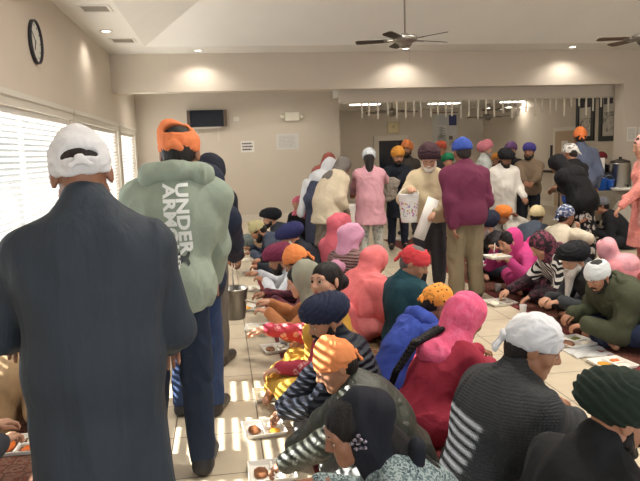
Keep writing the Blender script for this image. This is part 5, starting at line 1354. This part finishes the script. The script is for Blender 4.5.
person(label='woman in peach pink kurta and scarf standing at the right edge', pose='stand', lean=4, at=(643,147,7.0), yaw=78, female=True, skin='c', head=(0,14,0), w=1.02,
    top=T_((222,138,128), 'speckle', (214,126,116), .85, 1, (232,158,148), name='kurta', t=.03, hem=.42, flare=.26), bottom=T_((206,140,132)), hands={'L': (612,218,7.0), 'R': (622,205,7.3)}, hair={}, shoes=(90,80,76), hat=('scarf', (222,160,150), dict(t=.05, falls=(((-.1,.1,1.2),(-.15,.12,.72),.09,.08),))))
# --- middle row of diners, backs to the left row, nearest first
person(label='man in dark green turban and black jacket at the bottom right', at=(619,417,1.9), hs=1.0, yaw=-74, skin='a', head=(-22,22,0), w=1.12, g=1.12, h=.0055,
    top=T_((30,31,34), name='jacket', t=.045, collar='high', amp=.012), bottom=T_((40,42,48)), hands={'R': (690,500,2.3), 'L': (680,470,2.6)}, beard=dict(len=.02, e=.004), hat=('turban', (30,44,36), dict(size=(1.06,1.14,1.0), frontal=False, n=34, back=-.06)))
person(label='man in white bandana and black knitted sweater', at=(534,347,2.62), s=1.05, yaw=-74, skin='a', head=(-36,22,0), w=1.18, g=1.2, h=.0055,
    top=T_((48,50,54), 'knit', (70,72,76), name='sweater', t=.038, collar='high', amp=.010), bottom=T_((60,84,140), 'plaid', (150,160,180)), hands={'R': (590,420,3.0), 'L': (585,405,3.2)}, hair=dict(rgb=(40,36,36)),
    hat=('bandana', (216,218,224), dict(front=.030, back=-.02, e=.014, tail=.05, amp=.008)))
person(label='woman in crimson kurta with braid under a sheer pink scarf', at=(467,318,3.6), yaw=-66, female=True, s=.97, skin='b', head=(-6,30,0), h=.0075, face=False,
    top=T_((158,28,58), name='kurta', t=.028, hem=0, amp=.012), bottom=T_((150,26,56)), hands={'R': (498,366,4.0), 'L': (495,352,4.1)}, hair=dict(rgb=(20,16,18), e=.008, braid=[('C7',(-.02,-.135,.0)),('P2',(-.05,-.205,.02)),('P1',(-.11,-.195,.0)),('P0',(-.17,-.175,.04))]),
    hat=('scarf', (226,78,124), dict(pat=('paisley', (226,92,136)), open=1.05, e=.020, t=.03, sw=.11)))
person(label='child in blue hoodie and orange dotted head cloth', at=(437,304,4.15), yaw=-76, s=.92, w=1.05, skin='b', head=(-10,24,0), h=.008, face=False,
    top=T_((44,74,176), name='hoodie', t=.04, collar='hood'), bottom=T_((50,54,66)), hair={}, hat=('bandana', (232,150,38), dict(pat=('dots', (60,50,40)), e=.014, back=-.035, tail=.01, peak=.7)))
person(label='man in dark teal jacket and red bandana with cropped grey hair', at=(415,263,4.9), yaw=-76, skin='a', head=(-46,28,0), w=1.1, g=1.12, h=.009,
    top=T_((22,66,78), name='jacket', t=.045, collar='band', amp=.014), bottom=T_((110,100,84)), hair=dict(rgb=(96,90,88), e=.004), hat=('bandana', (206,46,56), dict(gap=(0,-.03,.125), e=.013, back=-.035, front=.03, tail=.04)))
person(label='woman wrapped in a bright coral pink scarf', at=(376,262,5.6), yaw=-62, female=True, s=.95, skin='b', head=(-6,34,0), face=False, hair={},
    top=T_((222,120,124), t=.03, hem=0), bottom=T_((206,120,124)), hat=('scarf', (232,112,116), dict(shawl=1, t=.055, bun=1, arms=.5, e=.016, falls=(((.10,-.16,.30),(.16,-.12,.08),.10,.08),))))
person(label='woman in lilac scarf and brown quilted jacket', at=(353,238,6.5), yaw=-62, female=True, s=.98, skin='b', head=(-6,26,0), face=False, hair={}, w=1.05,
    top=T_((128,96,96), 'quilt', None, .85, 1.2, name='jacket', t=.055, hem=0, amp=.016), bottom=T_((120,96,100)), hat=('scarf', (202,140,172), dict(bun=1, e=.016, t=.075, sw=.11)))
person(label='woman in rose red scarf next to the lilac scarf', at=(341,226,7.3), yaw=-62, female=True, s=.98, skin='b', head=(-4,24,0), face=False, hair={},
    top=T_((196,88,104), t=.03, hem=0), bottom=T_((150,80,90)), hat=('scarf', (202,86,104), dict(shawl=1, t=.05, bun=1, arms=.5)))
# --- right row of diners, facing the middle aisle, nearest first
person(label='person in black sleeves at the right edge with only the forearms in view', at=(712,262,4.5), yaw=84, skin='a', w=1.05, face=False, hair={}, top=T_((26,27,32), t=.035), bottom=T_((40,46,60)), hands={'L': (616,352,4.75), 'R': (622,340,5.0)}, curl=.55)
person(label='man in olive green parka and white headband cloth eating', at=(598,276,4.75), yaw=94, skin='a', head=(8,34,0), w=1.2, g=1.15, h=.0085, hs=1.0,
    top=T_((66,70,50), name='parka', t=.055, ts=.045, collar='hood', amp=.016), bottom=T_((36,48,78), 'denim', t=.03), hands={'L': (576,330,4.75), 'R': (566,320,5.0)}, hair=dict(rgb=(28,26,28), e=.006), beard=dict(len=.008, e=0, rgb=(40,32,28)),
    hat=('bandana', (206,212,214), dict(gap=(0,-.05,.12), e=.014, front=.03, back=-.04, knot=False)), curl=.5)
person(label='old man with long white beard and black turban in the right row', at=(573,260,5.4), yaw=92, skin='c', head=(6,20,0), w=1.1, g=1.05, h=.009, hs=1.02,
    top=T_((58,62,66), name='cardigan', t=.04), bottom=T_((52,54,60)), hands={'L': (554,306,5.25), 'R': (543,303,5.5)}, beard=dict(len=.24, rgb=(206,202,198), e=.014), brow=(180,176,170), hat=('turban', (24,25,30), dict(size=(1.12,1.12,1.05))), curl=.5)
person(label='woman in dark flowered scarf and zebra striped top reaching for a tray', at=(541,246,6.1), yaw=88, female=True, skin='c', head=(10,38,0), w=1.0, hair={}, face=False,
    top=T_((34,28,34), 'paisley', (84,44,58), name='kurta', t=.032, hem=0), coat=T_((26,26,30), 'zebra', (206,204,200), name='striped_vest', t=.048, sleeve=.4, ts=.03), bottom=T_((34,30,34)), hands={'R': (503,294,6.3), 'L': (526,302,6.0)}, hat=('scarf', (46,34,42), dict(pat=('paisley', (120,56,76)), t=.045, falls=(((.12,.12,.52),(.2,.26,.10),.12,.16),))))
person(label='woman in magenta suit and scarf eating from a held foam tray', at=(508,243,6.75), yaw=96, female=True, skin='c', head=(8,18,0), hair=dict(rgb=(22,18,20), e=.006), h=.009,
    top=T_((184,42,120), name='kurta', t=.026, hem=0), bottom=T_((176,40,112)), hands={'R': (490,248,6.75), 'L': (504,262,6.5)}, hat=('scarf', (206,44,128), dict(backset=.048, open=1.12, border=(226,150,60), falls=(((.0,.14,.56),(.0,.24,.12),.07,.10),))))
person(label='man with grey beard and large black navy turban behind the magenta scarf', at=(485,226,7.6), yaw=92, skin='c', head=(0,16,0), w=1.05,
    top=T_((50,48,52), name='jacket', t=.045), bottom=T_((34,38,52)), beard=dict(len=.05, rgb=(170,164,158)), hat=('turban', (28,32,52), dict(size=(1.25,1.3,1.15), frontal=False, tilt=-6)))
person(label='person in bright orange turban seated behind the white kurta', at=(503,216,9.2), yaw=70, skin='b', head=(-50,10,0), top=T_((186,180,170), t=.03), bottom=T_((70,72,80)), hands={'R': (517,214,9.0), 'L': (500,240,9.2)}, hat=('turban', (234,130,30), dict(size=(.95,.95,.95))))
# --- the row behind, facing right
person(label='man in cream cap cloth and slate top seated behind the magenta scarf', at=(537,216,8.7), yaw=-40, skin='b', head=(-4,20,0), face=False, hair={}, top=T_((66,76,92), t=.035), bottom=T_((50,52,60)), hat=('bandana', (216,198,150), dict(e=.022, front=.04, back=-.03, knot=False, peak=.6)))
person(label='man in blue patterned bandana and cream shirt with hands at his mouth', at=(566,216,7.75), yaw=-70, skin='b', head=(-8,8,0), w=1.06, top=T_((196,186,164), t=.032), bottom=T_((60,62,70)), hands={'L': (584,222,7.7), 'R': (580,228,7.5)}, hair={}, face=False,
    hat=('bandana', (60,74,112), dict(pat=('paisley', (186,190,198)), e=.018, back=-.03)))
person(label='woman in pale pink scarf seated just behind the olive parka', at=(606,250,6.05), yaw=48, s=.9, female=True, skin='b', head=(-60,20,0), face=False, hair={}, top=T_((206,126,136), t=.035, hem=0), bottom=T_((180,110,120)), hat=('scarf', (216,150,160), dict(bun=1, t=.05)))
person(label='person in grey cap and dark coat seated under the drinks table edge', at=(601,206,9.4), yaw=60, skin='b', head=(6,20,0), top=T_((24,24,30), t=.04), bottom=T_((30,32,38)), hair={}, face=False, hat=('cap', (96,98,106)))
person(label='person wrapped in a rust red shawl at the right picture edge', at=(676,264,5.5), yaw=-50, female=True, skin='b', head=(0,26,0), face=False, hair={}, top=T_((140,62,58), t=.04, hem=0), bottom=T_((120,60,60)), hat=('scarf', (158,72,66), dict(shawl=1, t=.06, arms=.6)))
SC.view_settings.view_transform = 'Standard'; SC.view_settings.look = 'None'; SC.view_settings.gamma = 1.0; SC.view_settings.use_curve_mapping = False
SC.view_settings.exposure = EXPO
SC.cycles.use_denoising = True; SC.cycles.max_bounces = 8; SC.cycles.diffuse_bounces = 4; SC.cycles.glossy_bounces = 3; SC.cycles.transparent_max_bounces = 12; SC.cycles.sample_clamp_indirect = 6.0
